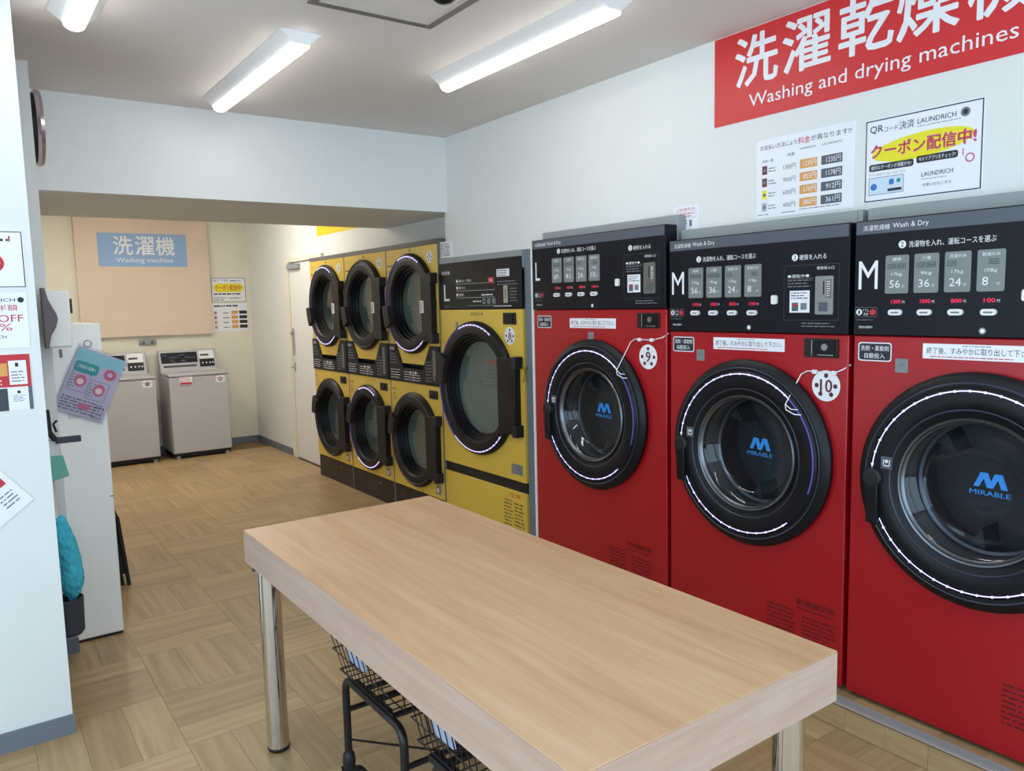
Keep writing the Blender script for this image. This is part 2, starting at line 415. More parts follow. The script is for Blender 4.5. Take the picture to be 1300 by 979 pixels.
# ------------------------------------------------------------------ shared small parts
navy = mat('print_plum', (92, 30, 52), .5)
def number_sticker(parent, x, z, n, r, y=-.003, zo=0):
    b = MB(zo); b.disc(x, z, r, y, pureW, 32)
    for a in (90, 180, 0, 235, 305):
        c, s_ = math.cos(math.radians(a)), math.sin(math.radians(a))
        px, pz = x+c*r*.66, z+s_*r*.66
        b.disc(px, pz, r*.17, y-.0007, navy, 5)
    hw = r*(.26 if len(n) == 1 else .42)
    b.text(n, x-hw, z-r*.42, x+hw, z+r*.42, y-.0011, navy, .06)
    return b.build('number_sticker', parent)

def red_machine(Yc, W, big, number, label, dz, dl, dr, letter, nums, door_z, top, ctrl0, bodytop, times):
    zo = .10; hw = W/2
    t = thing('washer_dryer', label, 'washing machine', (2.62, Yc, zo), RW)
    b = MB(zo); B0, B1 = .07, .26
    B2 = .129; zs = 1.79
    for xa, xb in ((-hw, -hw+.02), (hw-.02, hw)): b.box(xa, xb, B0, B1-.02, zo, zs, greyM); b.box(xa, xb, B0, B2, zs, bodytop, greyM)
    b.box(-hw+.02, hw-.02, B0, B2, ctrl0+.1, bodytop, greyM); b.box(-hw+.02, hw-.02, B0, B1, zo, zo+.02, greyD)
    b.box(-hw, hw, B1-.02, B1-.001, zo+.02, zs, greyD)
    b.build('casing', t, bevel=.003)
    MB(zo).platehole(-hw, hw, .118, ctrl0-.002, 0, door_z, .345, 0, .07, redM).build('front_panel', t, bevel=.004)
    for x in (-hw+.05, hw-.05): MB(zo).lathe([(.02, 0), (.02, .02)], x, zo, blkR, 16, axis='z', cy=.05).build('foot', t)
    # control panel
    cp = MB(zo).box(-hw, hw, -.006, .07, ctrl0, top, panM).build('control_panel', t, bevel=.003)
    s = MB(zo); y = -.0075
    s.quad(-hw+.004, hw-.004, top-.048, top-.004, y, stripM)
    s.text('洗濯乾燥機', -hw+.03, top-.037, -hw+.125, top-.018, y-.001, pureW); s.text('Wash & Dry', -hw+.135, top-.039, -hw+.255, top-.017, y-.001, pureW, .01)
    s.build('header_strip', cp)
    s = MB(zo); y = -.0068
    s.text(letter, -.415+dl, 1.615+dz, (-.345 if letter == 'M' else -.375)+dl, 1.713+dz, y, pureW)
    s.disc(-.262, 1.762+dz, .013, y, pureW); s.text('2', -.267, 1.754+dz, -.257, 1.770+dz, y-.0005, ink, .02)
    s.text('洗濯物を入れ、運転コースを選ぶ', -.24, 1.750+dz, .03, 1.771+dz, y, pureW, .008)
    s.disc(.208+dr, 1.742+dz, .013, y, pureW); s.text('3', .203+dr, 1.734+dz, .213+dr, 1.750+dz, y-.0005, ink, .02)
    s.text('硬貨を入れる', .228+dr, 1.731+dz, .340+dr, 1.751+dz, y, pureW, .008)
    s.text('硬貨投入口', .302+dr, 1.692+dz, .372+dr, 1.704+dz, y, pureW)
    s.text('●運転中●', .178+dr, 1.666+dz, .27+dr, 1.678+dz, y, pureW)
    s.lines(.178+dr, .29+dr, 1.628+dz, 1.662+dz, 3, y, inkG, 3); s.lines(.24+dr, .38+dr, 1.478+dz, 1.50+dz, 2, y, inkG, 5)
    s.quad(.178+dr, .29+dr, 1.662+dz, 1.6635+dz, y, inkG)
    s.frame(.162+dr, .392+dr, 1.505+dz, 1.712+dz, .001, y, stripM)
    s.frame(-.425+dl, -.345+dl, 1.518+dz, 1.552+dz, .0012, y, inkG)
    s.disc(-.410+dl, 1.535+dz, .011, y-.0003, pureW); s.text('1', -.413+dl, 1.528+dz, -.407+dl, 1.542+dz, y-.0008, ink, .02)
    s.disc(-.360+dl, 1.535+dz, .011, y-.0003, redI); s.text('ドラム', -.396+dl, 1.537+dz, -.374+dl, 1.546+dz, y, pureW); s.text('洗浄', -.394+dl, 1.523+dz, -.376+dl, 1.533+dz, y, pureW)
    s.lines(-.42+dl, -.35+dl, 1.505+dz, 1.512+dz, 1, y, inkG, 9); s.text('MWD-7257EC' if 0 else '特許出願中', -.41+dl, 1.478+dz, -.36+dl, 1.487+dz, y, pureW)
    s.disc(.0, 1.475+dz, .011, y, inkG); s.disc(.0, 1.475+dz, .007, y-.0004, pureW)
    s.build('panel_print', cp, kind='stuff')
    x = -.317
    for q in range(4):
        wd = .080
        c = MB(zo); c.rquad(x, x+wd, 1.598+dz, 1.727+dz, -.0095, cardM, .006, -.0062); yy = -.0101
        c.text(['標準', '少量', '洗濯のみ', '乾燥のみ'][q], x+(.025 if q < 2 else .014), 1.707+dz, x+(.055 if q < 2 else .066), 1.719+dz, yy, pureW)
        for e in range(2 if q < 2 else 1):
            c.frame(x+.008+e*.034+(.026 if q == 3 else 0), x+.036+e*.034+(.026 if q == 3 else 0), 1.682+dz, 1.698+dz, .0015, yy, ink)
            c.text(['洗濯', '乾燥'][e if q < 3 else 1], x+.012+e*.034+(.026 if q == 3 else 0), 1.686+dz, x+.032+e*.034+(.026 if q == 3 else 0), 1.694+dz, yy, ink)
        c.text(['17kg', '9kg', '17kg', '17/8kg'][q], x+.022, 1.655+dz, x+.058, 1.669+dz, yy, pureW)
        c.text(times[q], x+.016, 1.617+dz, x+(.052 if len(times[q]) > 1 else .034), 1.643+dz, yy, pureW, .005); c.text('分', x+.058, 1.617+dz, x+.068, 1.627+dz, yy, pureW)
        c.build('course_card', cp)
        d = MB(zo); d.quad(x+.018, x+.074, 1.560+dz, 1.582+dz, -.0067, blkM); d.text(['1300', '1000', '800', '100'][q], x+.022, 1.564+dz, x+.055, 1.577+dz, -.0072, ledR, .02)
        d.text('円', x+.060, 1.564+dz, x+.068, 1.573+dz, -.0072, pureW); d.build('price_display', cp)
        bb = MB(zo).rquad(x+.016, x+.062, 1.524+dz, 1.544+dz, -.016, whiteM, .0095, -.006); bb.quad(x+.026, x+.052, 1.531+dz, 1.536+dz, -.0165, inkG); bb.build('course_button', cp)
        x += .0985
    MB(zo).rquad(.108+dr, .134+dr, 1.567+dz, 1.602+dz, -.014, whiteM, .007, -.006).build('start_button', cp)
    c = MB(zo); c.quad(.188+dr, .274+dr, 1.534+dz, 1.617+dz, -.0072, paper); c.lines(.194+dr, .268+dr, 1.584+dz, 1.614+dz, 3, -.0076, ink, 4)
    c.quad(.198+dr, .226+dr, 1.540+dz, 1.572+dz, -.0076, stripM); c.quad(.236+dr, .262+dr, 1.545+dz, 1.570+dz, -.0076, inkG); c.quad(.198+dr, .226+dr, 1.562+dz, 1.567+dz, -.008, redI)
    c.build('notice_sticker', cp)
    c = MB(zo); c.rquad(.300+dr, .374+dr, 1.527+dz, 1.668+dz, -.013, steel, .006, -.006); c.quad(.332+dr, .338+dr, 1.60+dz, 1.65+dz, -.0135, ink)
    c.rquad(.316+dr, .352+dr, 1.538+dz, 1.572+dz, -.0135, stripM, .004); c.quad(.345+dr, .366+dr, 1.588+dz, 1.655+dz, -.0136, greyD); c.lines(.348+dr, .363+dr, 1.592+dz, 1.652+dz, 7, -.014, pureW, 8)
    c.build('coin_slot', cp)
    # stickers on the red front
    y = -.0015; zz = 1.363+(.092 if big else 0); x0 = -.413+(-.048 if big else 0)
    c = MB(zo); c.rquad(x0, x0+.122, zz, zz+.066, y, pureW, .010); c.rquad(x0+.004, x0+.118, zz+.004, zz+.062, y-.0005, ink, .008)
    c.text('洗剤・柔軟剤', x0+.010, zz+.036, x0+.112, zz+.055, y-.001, pureW, .02); c.text('自動投入', x0+.024, zz+.010, x0+.098, zz+.029, y-.001, pureW, .02)
    c.build('detergent_sticker', t)
    zb = 1.381+(.077 if big else 0)
    c = MB(zo); c.quad(-.185, .165, zb, zb+.05, y, paper); c.text('終了後、すみやかに取り出して下さい。', -.172, zb+.016, .152, zb+.038, y-.0005, ink, .005)
    c.lines(-.06, .05, zb+.041, zb+.048, 1, y-.0005, inkG, 2); c.lines(-.16, .15, zb+.004, zb+.012, 1, y-.0005, redI, 6); c.build('banner_sticker', t)
    xl = .255+(.062 if big else 0); zl = 1.367+(.097 if big else 0)
    c = MB(zo); c.box(xl, xl+.138, -.008, 0, zl, zl+.07, blkR); c.box(xl+.038, xl+.126, -.014, -.008, zl+.006, zl+.064, blkM)
    c.box(xl+.034, xl+.037, -.0145, -.008, zl+.005, zl+.066, steel); c.box(xl+.06, xl+.125, -.0155, -.014, zl+.008, zl+.012, steel); c.build('lock_box', t, bevel=.001)
    lb = MB(zo).lathe([(.0, -.022), (.013, -.022), (.014, -.014)], xl+.092, zl+.04, steel, 24).build('lock_cylinder', t)
    number_sticker(t, .345+(.036 if big else 0), 1.262+(.068 if big else 0), number, .058, -.0015, zo) if number else None
    tx, tz = (-.02, 1.415) if big else (-.255, 1.352)
    MB(zo).quad(tx-.022, tx+.022, tz-.024, tz+.024, -.0015, cardM).quad(tx-.012, tx+.012, tz-.004, tz+.010, -.002, inkG).build('small_sticker', t)
    dk = mat('print_dark_red', (92, 10, 20), .5)
    c = MB(zo); c.text('乾燥機使用', .235, .385, .395, .412, -.0012, dk, .01); c.lines(.235, .41, .366, .380, 1, -.0012, dk, 11)
    c.lines(.10, .24, .22, .365, 8, -.0012, dk, 12); c.lines(.26, .41, .20, .350, 9, -.0012, dk, 13); c.build('instructions_print', t, kind='stuff')
    # door
    D = door_z
    dr_ = MB(zo).lathe([(.345, .0), (.382, -.001), (.384, -.022), (.372, -.036), (.350, -.043), (.338, -.040), (.330, -.046), (.300, -.048), (.276, -.046), (.262, -.038),
                        (.250, -.034), (.238, -.030), (.236, -.006), (.222, .0)], 0, D, blkM, 96).build('door', t)
    g = MB(zo)
    g.lathe([(.3285, -.0468), (.3265, -.0490), (.3245, -.0478)], 0, D, led, 60, math.radians(48), math.radians(176))
    g.lathe([(.3285, -.0468), (.3265, -.0490), (.3245, -.0478)], 0, D, led, 60, math.radians(193), math.radians(312))
    g.lathe([(.329, -.0468), (.3265, -.0485), (.324, -.0478)], 0, D, ledD, 40, math.radians(-20), math.radians(48))
    for a in list(range(52, 176, 8))+list(range(196, 312, 8)):
        an = math.radians(a); g.lathe([(.0, -.0515), (.0038, -.0505), (.0042, -.047)], .3265*math.cos(an), D+.3265*math.sin(an), led, 8)
    g.build('led_ring', dr_)
    MB(zo).lathe([(.240, -.034), (.236, -.040), (.231, -.038), (.228, -.030), (.222, -.024)], 0, D, ringM, 72).build('chrome_ring', dr_)
    MB(zo).lathe([(.354, -.0445), (.351, -.0465), (.348, -.0445)], 0, D, grooveM, 72).lathe([(.268, -.0435), (.265, -.0445), (.262, -.041)], 0, D, grooveM, 72).build('groove_ring', dr_)
    gl = MB(zo).lathe([(.226, -.020), (.20, .002), (.19, .028), (.178, .040), (.13, .048), (.07, .050), (.0005, .051)], 0, D, glassR, 72).build('door_glass', dr_)
    lg = MB(zo); q = .020; X0, Z0 = .004, D+.006
    # blue two-peaked mark over the name
    for sx in (0, .043):
        lg.add([(X0+sx-.034, .0455, Z0), (X0+sx-.014, .0455, Z0+.048), (X0+sx+.006, .0455, Z0+.048), (X0+sx-.018, .0455, Z0)], [(0, 3, 2, 1)], logoB)
        lg.add([(X0+sx-.010, .0452, Z0+.048), (X0+sx+.009, .0452, Z0+.048), (X0+sx+.026, .0452, Z0), (X0+sx+.006, .0452, Z0)], [(0, 1, 2, 3)], logoB)
    lg.text('MIRABLE', X0-.045, Z0-.026, X0+.078, Z0-.010, .0440, logoB, .02)
    lg.build('logo', dr_)
    hnd = MB(zo); hnd.lathe([(.0, -.068), (.026, -.068), (.034, -.062), (.036, -.040)], -.318, D+.0, blkR, 32)
    hnd.prism([(-.335, D-.16), (-.292, D-.165), (-.296, D), (-.340, D)], -.066, -.040, blkM)
    hnd.build('door_handle', dr_, bevel=.003)
    MB(zo).quad(-.292, -.252, D+.035, D+.078, -.0492, stripM).quad(-.284, -.260, D+.044, D+.048, -.0496, pureW).quad(-.284, -.281, D+.044, D+.068, -.0496, pureW).quad(-.263, -.260, D+.044, D+.068, -.0496, pureW).disc(-.272, D+.062, .006, -.0497, pureW, 10).build('door_icon', dr_)
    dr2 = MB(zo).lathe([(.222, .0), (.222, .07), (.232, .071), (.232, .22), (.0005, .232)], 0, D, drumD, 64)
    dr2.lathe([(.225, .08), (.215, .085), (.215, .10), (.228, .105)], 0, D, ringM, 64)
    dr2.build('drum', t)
    for a in (20, 140, 260):
        an = math.radians(a); c, s_ = math.cos(an), math.sin(an)
        MB(zo).add([(.228*c+.03*s_, .11, D+.228*s_-.03*c), (.228*c-.03*s_, .11, D+.228*s_+.03*c), (.15*c, .11, D+.15*s_), (.228*c+.03*s_, .225, D+.228*s_-.03*c), (.228*c-.03*s_, .225, D+.228*s_+.03*c), (.15*c, .225, D+.15*s_)],
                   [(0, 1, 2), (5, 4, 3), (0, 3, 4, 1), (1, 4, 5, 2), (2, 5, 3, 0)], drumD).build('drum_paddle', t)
    # door switch cord looped from the gap beside the machine
    e = .03 if big else 0; zc = zb-.381-1.0+1.0
    q = [(hw+.004, .01, 1.345+dz), (hw-.02, -.006, 1.325+dz), (.38+e, -.008, 1.312+dz), (.27+e, -.008, 1.314+dz), (.245+e, -.01, 1.300+dz), (.225+e*.7, -.03, 1.24+dz*.9), (.21+e*.5, -.056, 1.185+dz*.8), (.214+e*.5, -.058, 1.165+dz*.8), (.25+e*.5, -.056, 1.150+dz*.8), (.275+e*.5, -.05, 1.150+dz*.8)]
    MB(zo).tube(q, .0022, pureW, 6).build('cord', t)
    q = [(.21+e*.5, -.056, 1.185+dz*.8), (.235+e*.5, -.055, 1.168+dz*.8), (.262+e*.5, -.052, 1.168+dz*.8)]
    MB(zo).tube(q, .002, pureW, 6).build('cord', t)
    for xx in (.38+e, .30+e): MB(zo).box(xx-.008, xx+.008, -.014, 0, 1.305+dz, 1.320+dz, pureW).build('cord_clip', t, bevel=.002)
    return t
red_machine(2.9585, .991, True, '9', 'large red washer-dryer numbered 9 marked L, farthest of the red machines', .097, -.05, .065, 'L', None, 1.02, 1.93, 1.554, 1.975, ['69', '41', '24', '10'])
red_machine(2.008, .862, False, '10', 'red washer-dryer numbered 10 marked M, between the large L machine and the nearest one', 0, 0, 0, 'M', None, .962, 1.853, 1.454, 1.902, ['56', '36', '24', '8'])
red_machine(1.126, .862, False, '11', 'nearest red washer-dryer marked M, cut off by the right edge of the photo', 0, 0, 0, 'M', None, .962, 1.853, 1.454, 1.902, ['56', '36', '24', '8'])
MB().box(2.62, 2.74, 3.458, 3.476, .0, 1.93, whiteM).build('trim_2', kind='structure')
MB().box(2.745, WX, 3.477, 3.705, 0, 1.905, fillM).build('trim_3', kind='structure', bevel=.003)

# ------------------------------------------------------------------ yellow dryers
def dryer_door(t, cx, cz, R, G, name_h, lit, handle_up, hx, hz0, hz1, note):
    k = R/.37
    d = MB().lathe([(R-.04, 0), (R, -.001), (R, -.020), (R-.012, -.036), (R-.022, -.038), (R-.030, -.035), (R-.045, -.040), (G+.055, -.036), (G+.048, -.026), (G+.040, -.024), (G+.036, .002), (G+.026, .004), (G+.022, .022), (G+.012, .024), (G+.006, .044), (G, .046)], cx, cz, blkM, 80).build('door', t)
    g = MB(); m = led if lit else ledD
    pr_ = [(R-.0215, -.0385), (R-.024, -.0410), (R-.0265, -.0375)]
    if lit:
        g.lathe(pr_, cx, cz, led, 40, math.radians(58), math.radians(112)); g.lathe(pr_, cx, cz, ledD, 60, math.radians(112), math.radians(235)); g.lathe(pr_, cx, cz, led, 40, math.radians(235), math.radians(318))
        for a in list(range(60, 112, 6))+list(range(280, 318, 6)):
            an = math.radians(a); g.lathe([(.0, -.0445), (.0045, -.0435), (.005, -.039)], cx+(R-.024)*math.cos(an), cz+(R-.024)*math.sin(an), led, 8)
    else: g.lathe(pr_, cx, cz, stripM, 80)
    g.build('led_ring', d)
    MB().lathe([(G+.004, .041), (G-.06, .046), (.0005, .049)], cx, cz, glassY, 64).build('door_glass', d)
    MB().lathe([(G+.008, .052), (G+.02, .056), (G+.02, .128), (.0005, .134)], cx, cz, drumM, 56).build('drum', t)
    h = MB(); h.prism([(cx+G*.98, hz0), (hx, hz0), (hx, hz1), (cx+G*.98, hz1)], -.046, 0, blkM)
    h.box(hx-.02, hx+.025, -.058, 0, hz1-.06, hz1+.012, blkR); h.box(hx-.02, hx+.025, -.058, 0, hz0-.012, hz0+.06, blkR)
    h.build('hinge_plate', d, bevel=.004)
    if note:
        zc = (hz0+hz1)/2+.01
        n = MB().quad(cx+.205, cx+.262, zc-.04, zc+.045, -.0475, paper); n.lines(cx+.209, cx+.257, zc-.034, zc+.040, 5, -.048, ink, 3); n.build('door_notice', d)
    sg = 1 if handle_up else -1
    a0 = math.radians(180-sg*2); a1 = math.radians(180-sg*30); P = []
    for q in range(7):
        a = a0+(a1-a0)*q/6; P.append((cx+(R+.004)*math.cos(a), cz+(R+.004)*math.sin(a)))
    for q in range(6, -1, -1):
        a = a0+(a1-a0)*q/6; P.append((cx+(R-.09)*math.cos(a), cz+(R-.09)*math.sin(a)))
    if sg > 0: P = P[::-1]
    MB().prism(P, -.062, -.006, blkR).build('door_handle', d, bevel=.006)
    return d

def stacked(Yc, label, num, lit_up, lit_lo, note):
    W = .79; hw = W/2-.0015
    t = thing('stacked_dryer', label, 'dryer', (2.73, Yc, 0), RW)
    b = MB(); b.box(-hw, -hw+.012, .04, .148, 0, 2.045, greyD); b.box(hw-.012, hw, .0, .148, 0, 2.045, greyD); b.box(-hw+.012, hw-.012, .14, .148, 0, 2.045, greyD)
    b.box(-hw, hw-.012, .0, .14, 2.012, 2.045, greyD); b.build('casing', t)
    hx = hw-.013
    MB().platehole(-hw, hx, 1.302, 2.010, -.01, 1.60, .33, 0, .04, yelM).build('upper_panel', t) if 0 else None
    c = -.012
    MB().platehole(-hw, hx, 1.16, 2.010, c, 1.602, .325, 0, .04, yelM).build('upper_panel', t, bevel=.002)
    MB().platehole(-hw, hx, .205, 1.018, c, .596, .32, 0, .04, yelM).build('lower_panel', t, bevel=.002)
    k = MB(); k.box(-hw, hx, .008, .04, .0, .195, kickM)
    k.build('kick_plate', t)
    k = MB(); k.lines(-.12, .12, .05, .15, 5, .007, mat('print_brown', (96, 74, 66), .6), 5); k.disc(.12, .15, .009, .006, steel, 12); k.disc(-.28, .13, .006, .006, steel, 12); k.build('kick_print', t, kind='stuff')
    P = [(-hw, 1.02), (hx, 1.02), (hx, 1.302), (.245, 1.302), (.135, 1.125), (-.165, 1.125), (-.275, 1.302), (-hw, 1.302)]
    cp = MB().prism(P, -.010, .03, panM).build('control_panel', t, bevel=.002)
    s = MB(); y = -.0105
    s.text('乾燥機', -.37, 1.255, -.30, 1.28, y, pureW); s.lines(-.37, -.25, 1.15, 1.24, 4, y, inkG, 2); s.lines(-.37, -.2, 1.04, 1.12, 4, y, pureW, 4, .25)
    s.lines(-.15, .12, 1.035, 1.11, 4, y, pureW, 6, .25); s.disc(-.05, 1.098, .012, y, pureW, 12); s.disc(.03, 1.098, .012, y, pureW, 12)
    s.quad(.285, .325, 1.06, 1.27, y, cardM); s.lines(.29, .32, 1.065, 1.265, 12, y-.0005, ink, 8, .4); s.lines(.18, .27, 1.04, 1.2, 7, y, inkG, 9); s.frame(.265, .345, 1.045, 1.285, .002, y, stripM)
    s.quad(-.005, .0, 1.03, 1.11, y, pureW); s.build('panel_print', cp, kind='stuff')
    dryer_door(t, c, 1.602, .365, .225, '', lit_up, False, hx-.03, 1.335, 1.80, note)
    dryer_door(t, c, .596, .355, .222, '', lit_lo, True, hx-.03, .345, .80, False)
    number_sticker(t, .275, 1.925, num, .042, -.0015)
    s = MB(); s.lines(-.37, -.27, 1.88, 1.90, 1, -.0012, ink, 3, .5); s.lines(-.37, -.25, 1.955, 1.965, 1, -.0012, inkG, 3); s.lines(-.36, -.30, 1.78, 1.86, 4, -.0012, greyD, 5)
    s.disc(-.01, 1.99, .010, -.0012, ink, 10); s.text('AQUA', -.06, 1.142, .03, 1.165, -.0012, ink, .01); s.build('yellow_print', t, kind='stuff')
    MB().box(.215, .33, -.008, 0, .925, .985, blkR).box(.23, .30, -.012, -.008, .935, .975, blkM).build('lock_box', t, bevel=.001)
    MB().quad(.26, .33, .235, .305, -.0015, cardM).lines(.265, .325, .24, .30, 5, -.002, inkG, 7).quad(.275, .30, .25, .28, -.0022, pureW).build('rating_sticker', t)
    MB().lines(-.37, -.30, .86, .93, 4, -.0012, greyD, 5).text('乾燥', -.37, .945, -.31, .965, -.0012, ink).build('yellow_print', t, kind='stuff')
    return t
stacked(6.645, 'yellow double-stack dryer numbered 5, farthest of the three beside the white door', '5', True, False, True)
stacked(5.855, 'yellow double-stack dryer numbered 6, middle of the three, dim upper door ring', '6', False, True, True)
stacked(5.065, 'yellow double-stack dryer numbered 7, right of the three, lit upper door ring', '7', True, False, True)

W = .957; hw = W/2
t = thing('large_dryer', 'large single-door yellow dryer numbered 8 with black control panel above', 'dryer', (2.73, 4.1885, 0), RW)
b = MB()
for xa, xb in ((-hw, -hw+.012), (hw-.012, hw)): b.box(xa, xb, .04, .145, 0, 1.79, greyM)
b.box(-hw+.012, hw-.012, .137, .145, 0, 1.79, greyM); b.box(-hw, hw, .006, .019, 1.80, 1.905, greyM); b.build('casing', t)
MB().platehole(-hw, hw, .505, 1.556, -.035, 1.047, .39, 0, .04, yelM).build('front_panel', t, bevel=.003)
MB().box(-hw, hw, .0, .04, .02, .438, yelM).build('lower_panel', t, bevel=.003)
MB().box(-hw, hw, .012, .04, .438, .505, blkR).build('black_gap', t)
cp = MB().box(-hw, hw, -.004, .005, 1.560, 1.868, panM).build('control_panel', t, bevel=.003)
s = MB(); y = -.0050
s.text('乾燥機', -.43, 1.79, -.33, 1.815, y, pureW); s.text('L', -.41, 1.615, -.34, 1.725, y, pureW)
for i, (tx, zz) in enumerate((('衣類を入れ、ドアを閉める', 1.735), ('硬貨を入れる', 1.69), ('温度を選ぶ', 1.645))):
    s.disc(-.24, zz+.009, .011, y, pureW, 14); s.text(tx, -.22, zz, -.22+.013*len(tx), zz+.018, y, pureW, .008)
    s.quad(-.25, .20, zz-.012, zz-.0105, y, pureW)
s.quad(.13, .19, 1.72, 1.755, y, redI); s.text('高温', .14, 1.728, .18, 1.747, y-.0004, pureW)
for q in range(3): s.quad(.06+q*.055, .095+q*.055, 1.592, 1.625, y, cardM); s.text('%d' % (q+1), .07+q*.055, 1.6, .085+q*.055, 1.618, y-.0004, ink, .01)
s.lines(-.05, .05, 1.6, 1.62, 1, y, pureW, 3); s.lines(.05, .2, 1.64, 1.66, 1, y, pureW, 5); s.quad(-.1, .2, 1.582, 1.583, y, pureW); s.lines(.19, .42, 1.572, 1.582, 1, y, pureW, 6, .5)
s.lines(.23, .44, 1.70, 1.735, 2, y, inkG, 7); s.lines(.36, .44, 1.60, 1.69, 5, y, inkG, 8); s.text('電気式', -.40, 1.572, -.34, 1.583, y, inkG)
s.build('panel_print', cp, kind='stuff')
MB().quad(.225, .36, 1.755, 1.80, -.0055, paper).lines(.23, .355, 1.758, 1.797, 3, -.006, ink, 5).build('notice_sticker', cp)
MB().rquad(.30, .345, 1.595, 1.70, -.010, steel, .005, -.004).quad(.318, .324, 1.62, 1.68, -.0105, ink).build('coin_slot', cp)
dryer_door(t, -.035, 1.047, .436, .300, '', True, True, hw-.035, .80, 1.262, False)
dn_ = MB(); dn_.lines(-.02, .20, 1.05, 1.20, 6, .034, mat('print_glass', (120, 120, 118), .6), 5, .3); dn_.text('注意', .02, 1.205, .14, 1.235, .034, redI, .02); dn_.build('glass_print', t, kind='stuff')
number_sticker(t, .345, 1.395, '8', .055, -.0015)
MB().box(.285, .415, -.008, 0, 1.465, 1.535, blkR).box(.31, .39, -.014, -.008, 1.475, 1.525, blkM).build('lock_box', t, bevel=.001)
MB().text('AQUA', -.09, 1.515, .06, 1.54, -.0012, ink, .01).quad(-.28, -.245, 1.43, 1.475, -.0012, cardM).build('yellow_print', t, kind='stuff')
MB().quad(.33, .45, .545, .61, -.0015, cardM).disc(.41, .578, .028, -.002, inkG, 16).build('rating_sticker', t)
gp = mat('print_olive', (110, 96, 36), .6)
MB().text('注意', .30, .395, .42, .42, -.0012, redI, .01).lines(.24, .34, .16, .38, 10, -.0012, gp, 4, .4).lines(.35, .46, .12, .37, 11, -.0012, gp, 5, .4).build('instructions_print', t, kind='stuff')
MB().tube([(hw-.005, -.004, 1.27), (hw+.01, -.008, 1.2), (hw+.035, -.004, 1.13), (hw+.025, .006, 1.22), (hw-.004, -.004, 1.12)], .002, blkR, 5).build('cord', t)

# ------------------------------------------------------------------ signs and notices on the right wall
def sign(name, label, cat, X, Yl, Yr, z0, z1, fn, base=paper, th=.003, rz=RW, group=None, loc=None, rot=None):
    Wd = abs(Yl-Yr); H = z1-z0; k = 1
    if not loc:
        k = KR if Yl > 5 else KF; X = WX if Yl > 5 else WF
    lo = loc or (X, (Yl+Yr)/2*k, 1.6+(z0-1.6)*k)
    b = MB(); b.box(0-Wd/2, Wd/2, -th, 0, 0, H, base); fn(b, -Wd/2, Wd, H, -th-.0006)
    b.v = [(a*k, c, d*k) for a, c, d in b.v]
    return b.build(name, None, lo, rz, label=label, cat=cat, group=group, rot=rot)
def f_banner(b, x, W, H, y):
    cs = '洗濯乾燥機'; xs = (.118, .360, .614, .845, 1.092)
    for c, px in zip(cs, xs): b.text(c, x+px, .145, x+px+.215, .352, y, pureW, .028)
    b.text('Washing and drying machines', x+.19, .035, x+1.252, .105, y, pureW, .0)
sign('wall_banner', 'big red wall banner reading Washing and drying machines', 'banner', WX, 2.426, .98, 2.368, 2.750, f_banner, bannerR)
def f_price(b, x, W, H, y):
    b.text('お支払い方法により', x+.02, H-.045, x+.20, H-.025, y, ink, .01); b.text('料金', x+.205, H-.048, x+.26, H-.020, y, redI, .02); b.text('が異なります!!', x+.265, H-.045, x+.44, H-.022, y, ink, .01)
    b.text('料金一覧', x+.03, .235, x+.085, .247, y, ink); b.text('料金', x+.155, .245, x+.19, .258, y, ink)
    b.text('LAUNDRICH', x+.215, .262, x+.285, .270, y, ink); b.text('LAUNDRICH', x+.315, .262, x+.40, .270, y, ink)
    cm = mat('swatch_plum', (112, 44, 64), .5)
    for i, (p, q, r) in enumerate((('1300', '1235', '1235'), ('900', '855', '1178'), ('600', '570', '912'), ('400', '380', '361'))):
        z = .185-i*.052
        b.quad(x+.03, x+.055, z, z+.036, y, cm if i < 2 else (yelI if i == 2 else lilI)); b.disc(x+.0425, z+.018, .008, y-.0004, inkG, 12)
        b.lines(x+.062, x+.10, z+.006, z+.03, 2, y, inkG, i+1); b.text(p+'円', x+.135, z+.006, x+.195, z+.028, y, inkG, .01)
        b.quad(x+.215, x+.295, z, z+.036, y, oraI); b.text(q+'円', x+.232, z+.006, x+.29, z+.030, y-.0004, pureW, .01)
        b.quad(x+.313, x+.405, z, z+.036, y, stripM); b.text(r+'円', x+.335, z+.006, x+.398, z+.030, y-.0004, pureW, .01)
    b.lines(x+.01, x+.08, .012, .02, 1, y, ink, 2); b.lines(x+.13, x+.2, .012, .02, 1, y, ink, 3); b.lines(x+.215, x+.41, .016, .026, 1, y, inkG, 4)
sign('price_notice', 'white price table notice with orange and grey cells under the red banner', 'notice', WX, 2.193, 1.738, 1.935, 2.268, f_price)
